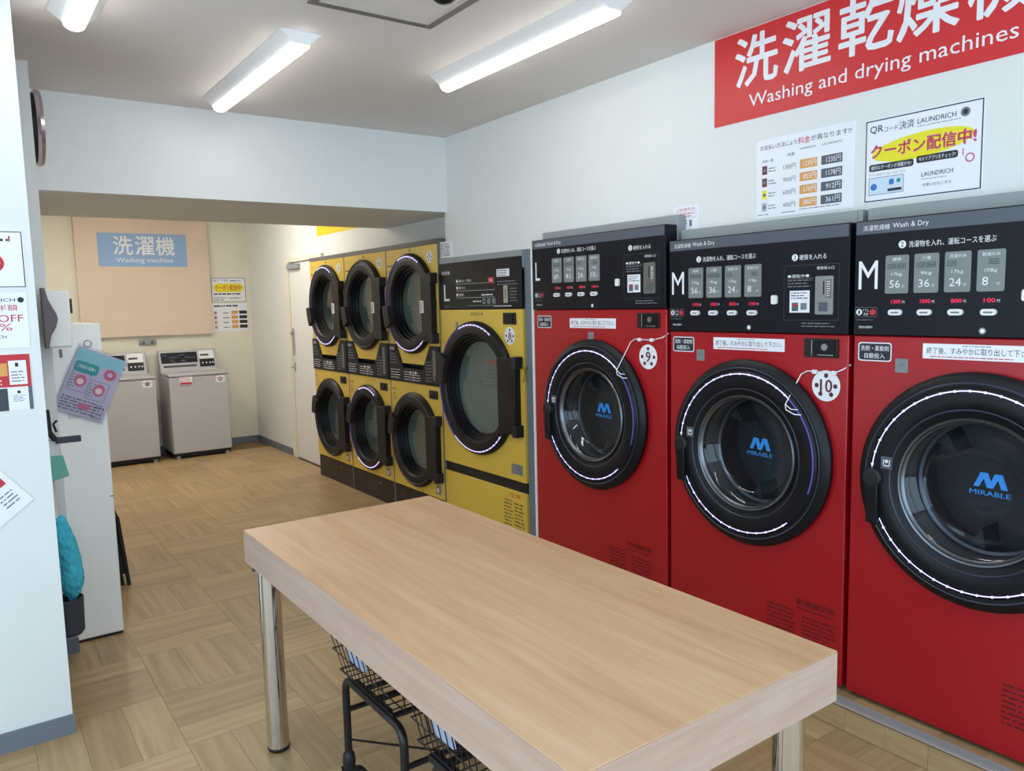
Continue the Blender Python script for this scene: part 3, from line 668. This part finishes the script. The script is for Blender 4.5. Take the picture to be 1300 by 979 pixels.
def f_coupon(b, x, W, H, y):
    b.frame(x+.004, x+W-.004, .004, H-.004, .004, y, ink)
    b.text('QR', x+.02, .255, x+.072, .285, y, ink, .02); b.text('コード', x+.076, .256, x+.128, .274, y, ink, .01); b.text('決済', x+.132, .254, x+.188, .284, y, ink, .015)
    b.text('LAUNDRICH', x+.20, .262, x+.335, .280, y, ink, .01); b.disc(x+.365, .272, .016, y, inkG, 20); b.disc(x+.365, .272, .009, y-.0004, ink, 12)
    b.lines(x+.20, x+.36, .250, .257, 1, y, inkG, 4)
    P = [(x+.03+W*.43*(1+math.cos(a)), .187+.045*math.sin(a)+.012*math.cos(a)) for a in [2*PI*k/28 for k in range(28)]]
    b.add([(p, y, q) for p, q in P], [tuple(range(28))], yelI)
    b.text('クーポン配信中!', x+.026, .163, x+.404, .215, y-.0004, pinkI, .05); b.text('クーポン配信中!', x+.03, .166, x+.40, .212, y-.0009, redI, .01)
    b.rquad(x+.02, x+.19, .116, .142, y, ink, .008); b.text('便利なクーポンが満載かも!', x+.028, .121, x+.182, .137, y-.0004, pureW, .01)
    b.rquad(x+.20, x+.345, .122, .148, y, ink, .008); b.text('今すぐアプリをチェック!', x+.208, .127, x+.337, .143, y-.0004, pureW, .01)
    b.text('アプリのダウンロードはこちら', x+.02, .098, x+.16, .108, y, inkG); b.quad(x+.02, x+.155, .028, .092, y, mat('tint_blue', (206, 224, 240), .6))
    b.frame(x+.02, x+.155, .028, .092, .0015, y-.0003, ink)
    b.disc(x+.04, .058, .013, y-.0004, blueI, 14); b.rquad(x+.10, x+.118, .060, .080, y-.0004, blueI, .004); b.disc(x+.136, .072, .008, y-.0004, tealI, 10)
    b.quad(x+.095, x+.148, .036, .046, y-.0004, ink)
    b.text('LAUNDRICH', x+.22, .072, x+.33, .088, y, ink, .01); b.lines(x+.22, x+.33, .060, .066, 1, y, inkG, 6); b.text('お使いのはこちら', x+.225, .036, x+.325, .048, y, ink)
    b.disc(x+.385, .115, .016, y, pinkI, 16); b.disc(x+.385, .115, .011, y-.0004, paper, 16); b.quad(x+.36, x+.363, .125, .15, y, redI)
sign('coupon_notice', 'coupon notice with a yellow burst and thin black border, right of the price table', 'notice', WX, 1.696, 1.268, 1.945, 2.255, f_coupon)
def f_small(b, x, W, H, y):
    b.text('ご利用方法', x+.02, H-.02, x+W-.02, H-.008, y, redI); b.frame(x+.012, x+W-.012, H-.055, H-.024, .001, y, redI); b.lines(x+.016, x+W-.016, H-.052, H-.028, 2, y, redI, 3)
    b.frame(x+.015, x+.045, .010, .05, .001, y, ink); b.lines(x+.06, x+.085, .012, .05, 3, y, ink, 4); b.quad(x+.10, x+.115, .015, .045, y, inkG)
sign('small_notice', 'tiny white notice with red lines above the gap between machines 9 and 10', 'notice', WX, 2.674, 2.520, 1.925, 2.036, f_small)
sign('small_notice', 'tiny white printed notice between the stacked dryers and the large yellow dryer', 'notice', WX, 4.947, 4.76, 1.925, 2.04, lambda b, x, W, H, y: b.lines(x+.01, x+W-.01, .01, H-.01, 7, y, ink, 6))
sign('wall_banner', 'yellow wall banner high behind the beam above the stacked dryers', 'banner', WX, 7.245, 5.9, 2.267, 2.62, lambda b, x, W, H, y: b.text('乾燥機', x+.35, .1, x+.95, .3, y, pureW, .02), yelS)

# white door beyond the dryers
d = thing('door_1', None, None, (WX, 7.55, 0), RW); d['kind'] = 'structure'
MB().box(-.42, .42, -.012, 0, .01, 2.05, whiteM).build('door_leaf', d, bevel=.003)
b = MB(); b.box(-.50, -.425, -.03, 0, 0, 2.10, wallB); b.box(.425, .50, -.03, 0, 0, 2.10, wallB); b.box(-.425, .425, -.03, 0, 2.055, 2.10, wallB); b.build('door_frame', d, bevel=.003)
MB().box(-.40, -.10, -.05, -.012, 1.985, 2.035, greyM).box(-.30, -.27, -.06, -.012, 2.03, 2.06, greyM).build('door_closer', d, bevel=.003)
MB().box(-.405, -.36, -.02, -.012, 1.10, 1.38, greyM).lathe([(.0, -.045), (.016, -.045), (.018, -.02)], -.382, 1.33, steel, 16).build('lock_plate', d, bevel=.002)
MB().box(-.395, -.37, -.02, -.012, .93, 1.02, steel).tube([(-.383, -.02, .975), (-.383, -.055, .975), (-.29, -.055, .975)], .008, steel, 8).build('door_handle', d)
MB().box(-.42, .42, -.028, 0, 0, .008, mat('threshold_brown', (80, 56, 40), .6)).build('threshold', d)

# ------------------------------------------------------------------ back wall
MB().box(1.075, 2.415, 9.295, 9.35, 1.318, CZ, boardM).build('trim_4', kind='structure', bevel=.004)
def f_blue(b, x, W, H, y):
    for c, px in zip('洗濯機', (.15, .365, .575)): b.text(c, x+px, .125, x+px+.19, .325, y, pureW, .02)
    b.text('Washing machine', x+.17, .03, x+.74, .095, y, pureW, 0)
sign('wall_sign', 'pale blue sign reading Washing machine on the beige board', 'sign', 0, 1.29, 2.18, 2.075, 2.43, f_blue, skyB, rz=0, loc=(1.735, 9.295, 2.075))
sign('coupon_notice', 'yellow-burst coupon notice on the back wall right of the beige board', 'notice', 0, 2.43, 2.83, 1.67, 1.96, lambda b, x, W, H, y: (b.frame(x+.005, x+W-.005, .005, H-.005, .006, y, ink), b.text('QRコード決済', x+.03, H-.05, x+.2, H-.02, y, ink, .02), b.lines(x+.22, x+W-.03, H-.05, H-.025, 1, y, ink, 2), b.rquad(x+.03, x+W-.03, .12, .22, y, yelI, .045), b.text('クーポン配信中!', x+.05, .14, x+W-.05, .2, y-.0006, redI, .03), b.lines(x+.03, x+W-.05, .085, .11, 1, y, ink, 3, .6), b.lines(x+.03, x+.17, .02, .07, 2, y, ink, 4), b.text('LAUNDRICH', x+.2, .04, x+.33, .06, y, ink, .02)), rz=0, loc=(2.63, 9.35, 1.67))
def f_price2(b, x, W, H, y):
    b.lines(x+.02, x+W-.01, H-.04, H-.012, 1, y, ink, 2, .6)
    for i in range(4):
        z = .20-i*.055
        b.quad(x+.02, x+.05, z, z+.035, y, pinkI if i < 2 else oraI); b.lines(x+.12, x+.2, z, z+.03, 1, y, inkG, i); b.quad(x+.215, x+.29, z, z+.038, y, oraI); b.quad(x+.305, x+.395, z, z+.038, y, ink)
sign('price_notice', 'price table notice pinned below the coupon notice on the back wall', 'notice', 0, 2.43, 2.83, 1.33, 1.65, f_price2, rz=0, loc=(2.63, 9.35, 1.335))
sg = thing('water_tap_plate', 'small grey fitting on the wall just below the beige board', 'fitting', (1.72, 9.35, 1.22))
MB().box(-.09, .09, -.02, 0, 0, .06, greyM).build('plate', sg, bevel=.003)
MB().lathe([(.0, -.06), (.014, -.06), (.014, -.02)], -.045, .03, greyD, 12).lathe([(.0, -.06), (.014, -.06), (.014, -.02)], .045, .03, greyD, 12).build('valve', sg)

def washer(x, label, red):
    t = thing('top_load_washer', label, 'washing machine', (x, 8.77, 0)); w = .305
    MB().box(-w, w, 0, .54, .06, .885, machW).build('body', t, bevel=.012)
    MB().box(-w+.01, w-.01, .03, .50, .02, .06, blkR).build('base', t)
    for sx in (-1, 1):
        for yy in (.04, .46):
            MB().lathe([(.0, 0), (.022, 0), (.022, .03), (.0, .03)], sx*(w-.05), 0, greyM, 14, axis='z', cy=yy).build('foot', t)
    lid = MB().prism([(0, 0)]*0 or [(-w-.004, .888), (w+.004, .888), (w+.004, .918), (-w-.004, .918)], -.008, .40, machW).build('lid', t, bevel=.008)
    # sloped console
    c = MB(); vs = [(sx*w, yy, zz) for sx in (-1, 1) for yy, zz in ((.38, .90), (.54, .90), (.54, 1.15), (.46, 1.15))]
    c.add(vs, [(0, 3, 2, 1), (4, 5, 6, 7), (0, 4, 7, 3), (3, 7, 6, 2), (1, 2, 6, 5), (0, 1, 5, 4)], machW); co = c.build('console', t, bevel=.01)
    def on(px, pz, off=.003):    # point on the sloped face
        k = (pz-.90)/.25; return (px, .38+.08*k-off, pz)
    def face(name, a, b, z0, z1, m, off=.003):
        return MB().add([on(a, z0, off), on(b, z0, off), on(b, z1, off), on(a, z1, off)], [(0, 1, 2, 3)], m)
    p = face('', -.285, .095, 1.01, 1.125, panM)
    rg = random.Random(3)
    for i in range(14):
        a = -.27+rg.random()*.3; zz = 1.02+rg.random()*.09; p.add([on(a, zz, .004), on(a+.04, zz, .004), on(a+.04, zz+.006, .004), on(a, zz+.006, .004)], [(0, 1, 2, 3)], mat('print_steel_blue', (96, 104, 150), .5))
    p.build('display_panel', co)
    p = face('', .115, .275, 1.045, 1.135, pureW); p.add([on(.13, 1.075, .004), on(.22, 1.075, .004), on(.22, 1.095, .004), on(.13, 1.095, .004)], [(0, 1, 2, 3)], ink); p.build('coin_panel', co)
    p = face('', .115, .275, .955, 1.04, blkM)
    for a in (.14, .18, .22, .25): p.add([on(a, .99, .004), on(a+.015, .99, .004), on(a+.015, 1.005, .004), on(a, 1.005, .004)], [(0, 1, 2, 3)], pureW)
    p.build('coin_box', co)
    face('', -.27, .08, .965, .985, char).build('vent_slot', co)
    s = MB(); s.rquad(w-.135, w-.035, .80, .875, -.002, pureW, .02); s.disc(w-.085, .835, .022, -.0026, ink, 14); s.disc(w-.085, .835, .013, -.003, pureW, 12); s.text('2' if red else '1', w-.091, .825, w-.079, .845, -.0034, ink, .02)
    s.quad(w-.13, w-.04, .845, .850, -.003, redI); s.build('number_sticker', t)
    if red:
        s = MB(); s.quad(-.205, -.075, .80, .885, -.0125, paper); s.quad(-.20, -.08, .803, .825, -.013, redI); s.lines(-.20, -.08, .828, .88, 3, -.013, pinkI, 2); s.build('red_sticker', t)
    return t
washer(1.36, 'white top-loading washer half hidden behind the white cabinet', False)
washer(2.10, 'white top-loading washer with a small red sticker, right of the pair', True)

# ------------------------------------------------------------------ left side: posters on the stub wall
def pstr(label, x0, x1, z0, z1, fn, base=paper):
    return sign('wall_poster', label, 'poster', 0, x0, x1, z0, z1, fn, base, rz=0, loc=((x0+x1)/2, 3.29, z0))
def f_p1(b, x, W, H, y):
    b.frame(x+.004, x+W-.004, .004, H-.004, .003, y, ink); b.disc(x+W-.095, .088, .032, y, redI, 20); b.disc(x+W-.095, .088, .02, y-.0004, paper, 20)
    b.lines(x+.02, x+W-.03, H-.045, H-.02, 1, y, ink, 3); b.lines(x+.02, x+W-.04, .02, .05, 2, y, ink, 5); b.quad(x+W-.045, x+W-.04, H-.04, H-.02, y, redI)
pstr('white poster with black border and red circle, top one on the left wall stub', -.10, .222, 1.689, 1.892, f_p1)
def f_p2(b, x, W, H, y):
    b.text('LAUNDRICH', x+.13, H-.03, x+W-.035, H-.018, y, ink, .01); b.disc(x+W-.018, H-.024, .010, y, ink, 12); b.disc(x+W-.125, .10, .024, y, redI, 18)
    b.text('半額', x+W-.09, H-.062, x+W-.03, H-.04, y, redI, .01); b.text('OFF', x+W-.09, .092, x+W-.015, .118, y, redI); b.text('%', x+W-.09, .062, x+W-.05, .087, y, redI)
    b.text('LAUNDRICH', x+.13, .035, x+W-.07, .046, y, ink, .01); b.lines(x+.10, x+W-.07, .015, .028, 1, y, blueI, 2)
pstr('white discount poster reading OFF %, middle one on the left wall stub', -.10, .216, 1.478, 1.672, f_p2)
def f_p3(b, x, W, H, y):
    b.quad(x, x+W, H*.42, H, y, redI); b.quad(x, x+W-.07, H*.62, H-.03, y-.0003, oraI); b.quad(x, x+W-.075, 0, H*.40, y, char)
    b.quad(x+W-.066, x+W-.012, H*.46, H-.022, y-.0005, paper); b.quad(x+W-.066, x+W-.012, .012, H*.39, y-.0005, paper); b.quad(x+W-.012, x+W, 0, H*.42, y, stripM)
    b.lines(x+W-.06, x+W-.02, H*.5, H*.72, 4, y-.0009, inkG, 3); b.lines(x+W-.06, x+W-.02, .03, H*.28, 4, y-.0009, inkG, 4); b.quad(x+W-.046, x+W-.036, H*.78, H*.85, y-.0009, ink); b.quad(x+W-.046, x+W-.036, H*.3, H*.35, y-.0009, ink)
    b.text('洗濯', x+.06, H*.66, x+.12, H*.8, y-.0008, redI, .03); b.lines(x+.05, x+W-.08, H*.45, H*.58, 2, y-.0008, pureW, 4)
pstr('red and charcoal poster with two white cards, lowest one on the left wall stub', -.10, .209, 1.255, 1.455, f_p3)
b = MB(); b.box(-.29, 0, -.004, 0, -.0, .16, paper); b.quad(-.09, -.020, .105, .145, -.0046, redI); b.quad(-.20, -.10, .10, .145, -.0046, redI); b.lines(-.08, -.02, .03, .085, 4, -.0046, inkG, 3); b.lines(-.20, -.10, .02, .08, 4, -.0046, ink, 4)
b.build('wall_poster', None, (.184, 3.289, .925), 0, label='tilted white leaflet with a red print, low on the left wall stub', cat='poster', rot=(0, math.radians(-38), 0))

# clock on the side of the pilaster
ck = thing('wall_clock', 'round wall clock with silver rim seen edge-on high beside the beam', 'clock', (.350, 4.28, 2.45))
MB().lathe([(.0, .0), (.150, .0), (.155, .012), (.155, .022)], 0, 0, blkR, 40, axis='x').build('clock_back', ck)
MB().lathe([(.155, .022), (.167, .022), (.172, .036), (.166, .050), (.150, .052), (.145, .044)], 0, 0, mat('rim_rose_silver', (200, 186, 192), .2, metal=.8), 48, axis='x').build('rim', ck)
MB().lathe([(.148, .042), (.0005, .042)], 0, 0, pureW, 40, axis='x').build('dial', ck)
MB().box(.044, .046, -.003, .003, 0, .09, ink).box(.044, .046, -.003, .065, -.003, .003, ink).build('hand', ck)

# white vending cabinet
cb = thing('vending_cabinet', 'tall white cabinet standing left beyond the wall stub', 'cabinet', (.461, 4.18, 0))
MB().box(-.106, .104, 0, .60, .015, 1.545, cabW).build('body', cb, bevel=.005)
MB().box(-.10, .10, .01, .59, 0, .015, blkR).build('base', cb)
MB().box(.088, .105, -.004, 0, .70, .704, greyD).build('seam', cb)
MB().box(-.06, .03, -.005, 0, 1.10, 1.155, mat('plate_pale', (206, 210, 212), .4)).build('label_plate', cb, bevel=.001)
bx = thing('wall_dispenser', 'small white wall box with dark curved side above the cabinet', 'dispenser', (.372, 3.975, 1.445))
MB().box(-.045, .052, .0, .10, 0, .252, cabW).build('body', bx, bevel=.008)
P = [(-.060, .262), (-.045, .262), (-.036, .215), (-.020, .175), (-.008, .150), (-.004, .125), (-.014, .09), (-.034, .055), (-.046, .0), (-.060, -.0)]
MB().prism(P[::-1], -.06, -.0, mauve).build('side_cover', bx, bevel=.003)
MB().box(.056, .064, .03, .05, .15, .215, blkR).build('latch', bx)
MB().box(-.006, .006, -.01, .0, -.045, -.008, greyD).build('lever', bx)
tagp = thing('leaflet_in_sleeve', 'tilted teal and pink leaflet in a clear sleeve hanging by the cabinet', 'leaflet', (.565, 4.166, 1.412))
tagp.rotation_euler = (0, math.radians(24), 0)
b = MB(); b.box(-.10, .115, -.002, 0, -.325, -.012, lilI); y = -.0026
b.quad(-.095, .11, -.075, -.018, y, mat('leaflet_sky', (140, 196, 206), .5)); b.rquad(-.088, .018, -.125, -.075, y-.0003, tealI, .014); b.text('ご利用の皆様へ', -.078, -.108, .008, -.09, y-.0008, pureW, .01)
b.disc(.07, -.10, .028, y-.0003, pinkI, 18); b.disc(.07, -.10, .018, y-.0006, redI, 14); b.disc(.07, -.10, .013, y-.0009, lilI, 14)
for (cx, cz) in ((-.045, -.165), (.045, -.185)):
    b.frame(cx-.042, cx+.042, cz-.052, cz+.04, .0015, y-.0003, ink); b.disc(cx+.005, cz, .026, y-.0004, pinkI, 16, .03); b.disc(cx+.005, cz-.003, .015, y-.0008, mat('skin_print', (236, 208, 204), .5), 14); b.lines(cx-.038, cx-.012, cz-.04, cz+.03, 5, y-.0005, inkG, 4)
b.lines(-.09, .105, -.315, -.245, 5, y-.0003, inkG, 7, .5); b.rquad(-.01, .04, -.29, -.265, y-.0006, pinkI, .005); b.frame(.06, .10, -.315, -.26, .002, y-.0006, ink)
b.build('leaflet', tagp)
MB().box(-.108, .123, -.006, -.0045, -.335, .0, sleeve).box(-.108, .123, .003, .0045, -.335, .0, sleeve).build('clear_sleeve', tagp)
MB().lathe([(.016, -.002), (.018, 0), (.016, .002), (.014, 0), (.016, -.002)], -.07, .01, steel, 20).build('ring', tagp)

# cleaning tools hung between the stub and the cabinet (Y about 3.95)
TY = 3.95
m = thing('duster_mop', 'turquoise fluffy duster on a cream stick leaning by the wall stub', 'mop', (.315, TY, .28))
q = MB(); pts = []; rr = []
rg = random.Random(5)
for k in range(15):
    tt = k/14; pts.append((.018*math.sin(tt*3)+.022-.045*tt, 0, .015+.40*tt)); rr.append((.012+.036*min(1, tt*5)*(1-.45*tt**3))*(1+.08*rg.random()))
q.tube(pts, rr, turq, 28); me_ = q.v
q.v = [(x*1+.004*rg.uniform(-1, 1), y_+.004*rg.uniform(-1, 1), z+.004*rg.uniform(-1, 1)) for x, y_, z in me_]
fz = q.build('duster_head', m)
sb = fz.modifiers.new('s', 'SUBSURF'); sb.levels = 1; sb.render_levels = 2
tx = bpy.data.textures.new('fluff', 'CLOUDS'); tx.noise_scale = .018
dp = fz.modifiers.new('d', 'DISPLACE'); dp.texture = tx; dp.strength = .016; dp.mid_level = .5; dp.texture_coords = 'LOCAL'
MB().tube([(-.02, 0, .38), (-.028, 0, .60), (-.034, 0, .80)], .017, cream, 14).build('stick', m)
g = thing('dustpan', 'green plastic dustpan with a white handle hanging by the wall stub', 'dustpan', (.318, TY-.03, .86))
MB().prism([(-.034, 0), (.042, .018), (.024, .112), (-.034, .112)], -.012, .012, green).build('pan', g, bevel=.004)
MB().prism([(-.034, .112), (.018, .112), (.006, .185), (-.030, .185)], -.010, .010, whiteM).build('handle', g, bevel=.004)
sq = thing('hand_scraper', 'black T-shaped scraper hooked above the green dustpan', 'scraper', (.318, TY-.05, 1.04))
MB().box(.0, .098, -.008, .008, -.012, .016, char).build('blade_holder', sq, bevel=.003)
MB().tube([(.0, 0, .005), (-.022, 0, .04), (-.026, 0, .14)], .012, blkR, 10).build('grip', sq)
MB().tube([(.006, .004, .04), (-.004, .004, .075), (.012, .004, .09)], .005, blkR, 8).build('hook', sq)
bn = thing('umbrella_bin', 'charcoal plastic bucket under the turquoise duster', 'bucket', (.315, TY, 0))
MB().lathe([(.0005, .145), (.050, .145), (.060, .16), (.064, .315), (.058, .315), (.054, .165), (.0005, .16)], 0, 0, char, 32, axis='z').build('bucket', bn)
MB().box(-.06, -.03, .05, .07, 0, .30, baseM).box(-.09, -.03, -.04, .07, 0, .014, baseM).box(-.06, .02, -.02, .05, .132, .145, baseM).build('stand', bn, bevel=.002)

# folded stool beyond the cabinet
fs = thing('folding_stool', 'black folded step stool leaning beyond the white cabinet', 'stool', (.668, 5.08, 0))
R_ = .011
for yy in (-.16, .16):
    MB().tube([(.042, yy, .0), (.006, yy, .40), (-.012, yy, .455), (-.03, yy, .472)], R_, blkR, 10).build('leg', fs)
    MB().tube([(.010, yy*.86, .0), (-.03, yy*.86, .42)], R_, blkR, 10).build('leg', fs)
MB().tube([(-.03, -.16, .472), (-.03, .16, .472)], R_, blkR, 10).build('top_bar', fs)
MB().prism([(.0, .065), (.050, .065), (.020, .41), (-.03, .41)], -.148, .148, blkR).build('seat', fs, bevel=.008)
MB().tube([(.04, -.16, .05), (.04, .16, .05)], R_*.8, blkR, 8).build('cross_bar', fs)

# ------------------------------------------------------------------ table
tb = thing('folding_table', 'light wood laminate table on chrome legs in the foreground', 'table', (1.175, 1.88, 0))
hx, hy = .385, .93
b = MB(); b.box(-hx+.002, hx-.002, -hy+.002, hy-.002, .683, .7975, tableE); b.build('core', tb)
MB().box(-hx, hx, -hy, hy, .7975, .80, tableM).build('tabletop', tb, bevel=.0008)
for sx in (-1, 1): MB().box(-.0012, .0012, -hy, hy, .682, .7975, tableE).build('edge_band', tb, loc=(sx*(hx-.0002), 0, 0))
for sy in (-1, 1): MB().box(-hx, hx, -.0012, .0012, .682, .7975, tableF).build('edge_band', tb, loc=(0, sy*(hy-.0002), 0))
for sx in (-1, 1):
    for sy in (-1, 1):
        lg_ = MB().lathe([(.0, .012), (.038, .012), (.038, .683), (.0, .683)], 0, 0, chrome, 40, axis='z').build('leg', tb, loc=(sx*.338, .816 if sy > 0 else -.839, 0))
        MB().lathe([(.0, 0), (.035, 0), (.038, .004), (.040, .012), (.038, .016)], 0, 0, blkR, 32, axis='z').build('rubber_foot', lg_)
        MB().lathe([(.055, .683), (.055, .677), (.039, .672)], 0, 0, steel, 32, axis='z').build('mounting_plate', lg_)

# ------------------------------------------------------------------ wire laundry carts under the table
def bez(pts, n=6):
    out = []
    for i in range(len(pts)):
        p = Vector(pts[i])
        if i in (0, len(pts)-1): out.append(p); continue
        a = Vector(pts[i-1]); c = Vector(pts[i+1]); r = min(.05, (a-p).length*.45, (c-p).length*.45)
        s0 = p+(a-p).normalized()*r; s1 = p+(c-p).normalized()*r
        for k in range(n+1):
            t_ = k/n; out.append((1-t_)**2*s0+2*t_*(1-t_)*p+t_**2*s1)
    return out
def cart(loc, label, ov, fo):
    t = thing('laundry_cart', label, 'cart', loc)
    # basket: rim at z .60, floor at z .43, narrower at the bottom; length along y
    X0, X1, Y0, Y1 = -.035, .46, -.345, ov
    bx0, bx1, by0, by1 = .0, .42, -.335, ov*.3
    zt, zb = .62, .425
    def P(a, b, k):   # k 0 bottom, 1 top
        x = (bx0+(bx1-bx0)*a)*(1-k)+(X0+(X1-X0)*a)*k; y = (by0+(by1-by0)*b)*(1-k)+(Y0+(Y1-Y0)*b)*k
        return (x, y, zb+(zt-zb)*k)
    f = MB()
    for k in (1,):
        f.tube([P(0, 0, k), P(1, 0, k), P(1, 1, k), P(0, 1, k)], .0045, wireM, 6, closed=True)
    f.tube([P(0, 0, 0), P(1, 0, 0), P(1, 1, 0), P(0, 1, 0)], .0035, wireM, 6, closed=True)
    bs = f.build('basket_rim', t)
    wv = MB()
    for k in (.33, .66):
        wv.tube([P(0, 0, k), P(1, 0, k), P(1, 1, k), P(0, 1, k)], .0026, wireM, 5, closed=True)
    N1, N2 = 11, 10
    for i in range(1, N1):
        b_ = i/N1
        wv.tube([P(0, b_, 1), P(0, b_, 0), P(1, b_, 0), P(1, b_, 1)], .0023, wireM, 5)
    for i in range(1, N2):
        a_ = i/N2
        wv.tube([P(a_, 0, 1), P(a_, 0, 0), P(a_, 1, 0), P(a_, 1, 1)], .0023, wireM, 5)
    wv.build('wire_mesh', t, kind='stuff')
    for sx, X in ((-1, .0), (1, .42)):
        MB().tube(bez([(X, fo, .12), (X, fo, .412), (X, -.40, .412), (X, -.40, .12)]), .0125, wireM, 12).build('side_frame', t)
    for yy, zz in ((fo, .30), (-.40, .30), (-.10, .405), (-.30, .405)):
        MB().tube([(0, yy, zz), (.42, yy, zz)], .009, wireM, 10).build('cross_bar', t)
    MB().tube([(.0, fo, .20), (.42, -.40, .16)], .004, wireM, 6).build('brace', t)
    MB().box(-.012, .020, -.30, -.06, .405, .425, blkR).build('clamp_bar', t, bevel=.003)
    for X in (0, .42):
        for yy in (fo, -.40):
            c = MB().lathe([(.0, .10), (.019, .10), (.021, .128), (.019, .150), (.012, .16), (.012, .165)], 0, 0, blkR, 20, axis='z').prism([(-.012, .045), (.012, .045), (.022, .105), (-.022, .105)], -.018, -.013, blkR).prism([(-.012, .045), (.012, .045), (.022, .105), (-.022, .105)], .013, .018, blkR).build('caster', t, loc=(X, yy, 0))
            MB().lathe([(.0, -.011), (.045, -.011), (.050, -.006), (.050, .006), (.045, .011), (.0, .011)], .014, .05, blkR, 28).lathe([(.0, -.0125), (.018, -.0125), (.018, .0125), (.0, .0125)], .014, .05, greyD, 16).build('wheel', c)
    # blue child-seat style handle cover and label on the rim
    MB().tube([P(0, .30, 1), P(0, .62, 1)], .008, blueP, 10).build('rim_sleeve', t)
    lb = MB(); vs = [P(0, .42, .92), P(0, .68, .92), P(0, .68, .35), P(0, .42, .35)]
    vs = [(x+.006, y_, z) for x, y_, z in vs]; vs2 = [(x+.009, y_, z) for x, y_, z in vs]
    lb.add(vs+vs2, [(0, 1, 2, 3), (7, 6, 5, 4), (0, 4, 5, 1), (1, 5, 6, 2), (2, 6, 7, 3), (3, 7, 4, 0)], mat('label_pale_blue', (186, 198, 226), .5)); lb.build('cart_label', t)
    return t
cart((.93, 2.27, 0), 'black wire laundry cart under the far end of the table', .12, 0)
cart((.93, 1.77, 0), 'black wire laundry cart under the near half of the table', .05, -.08)
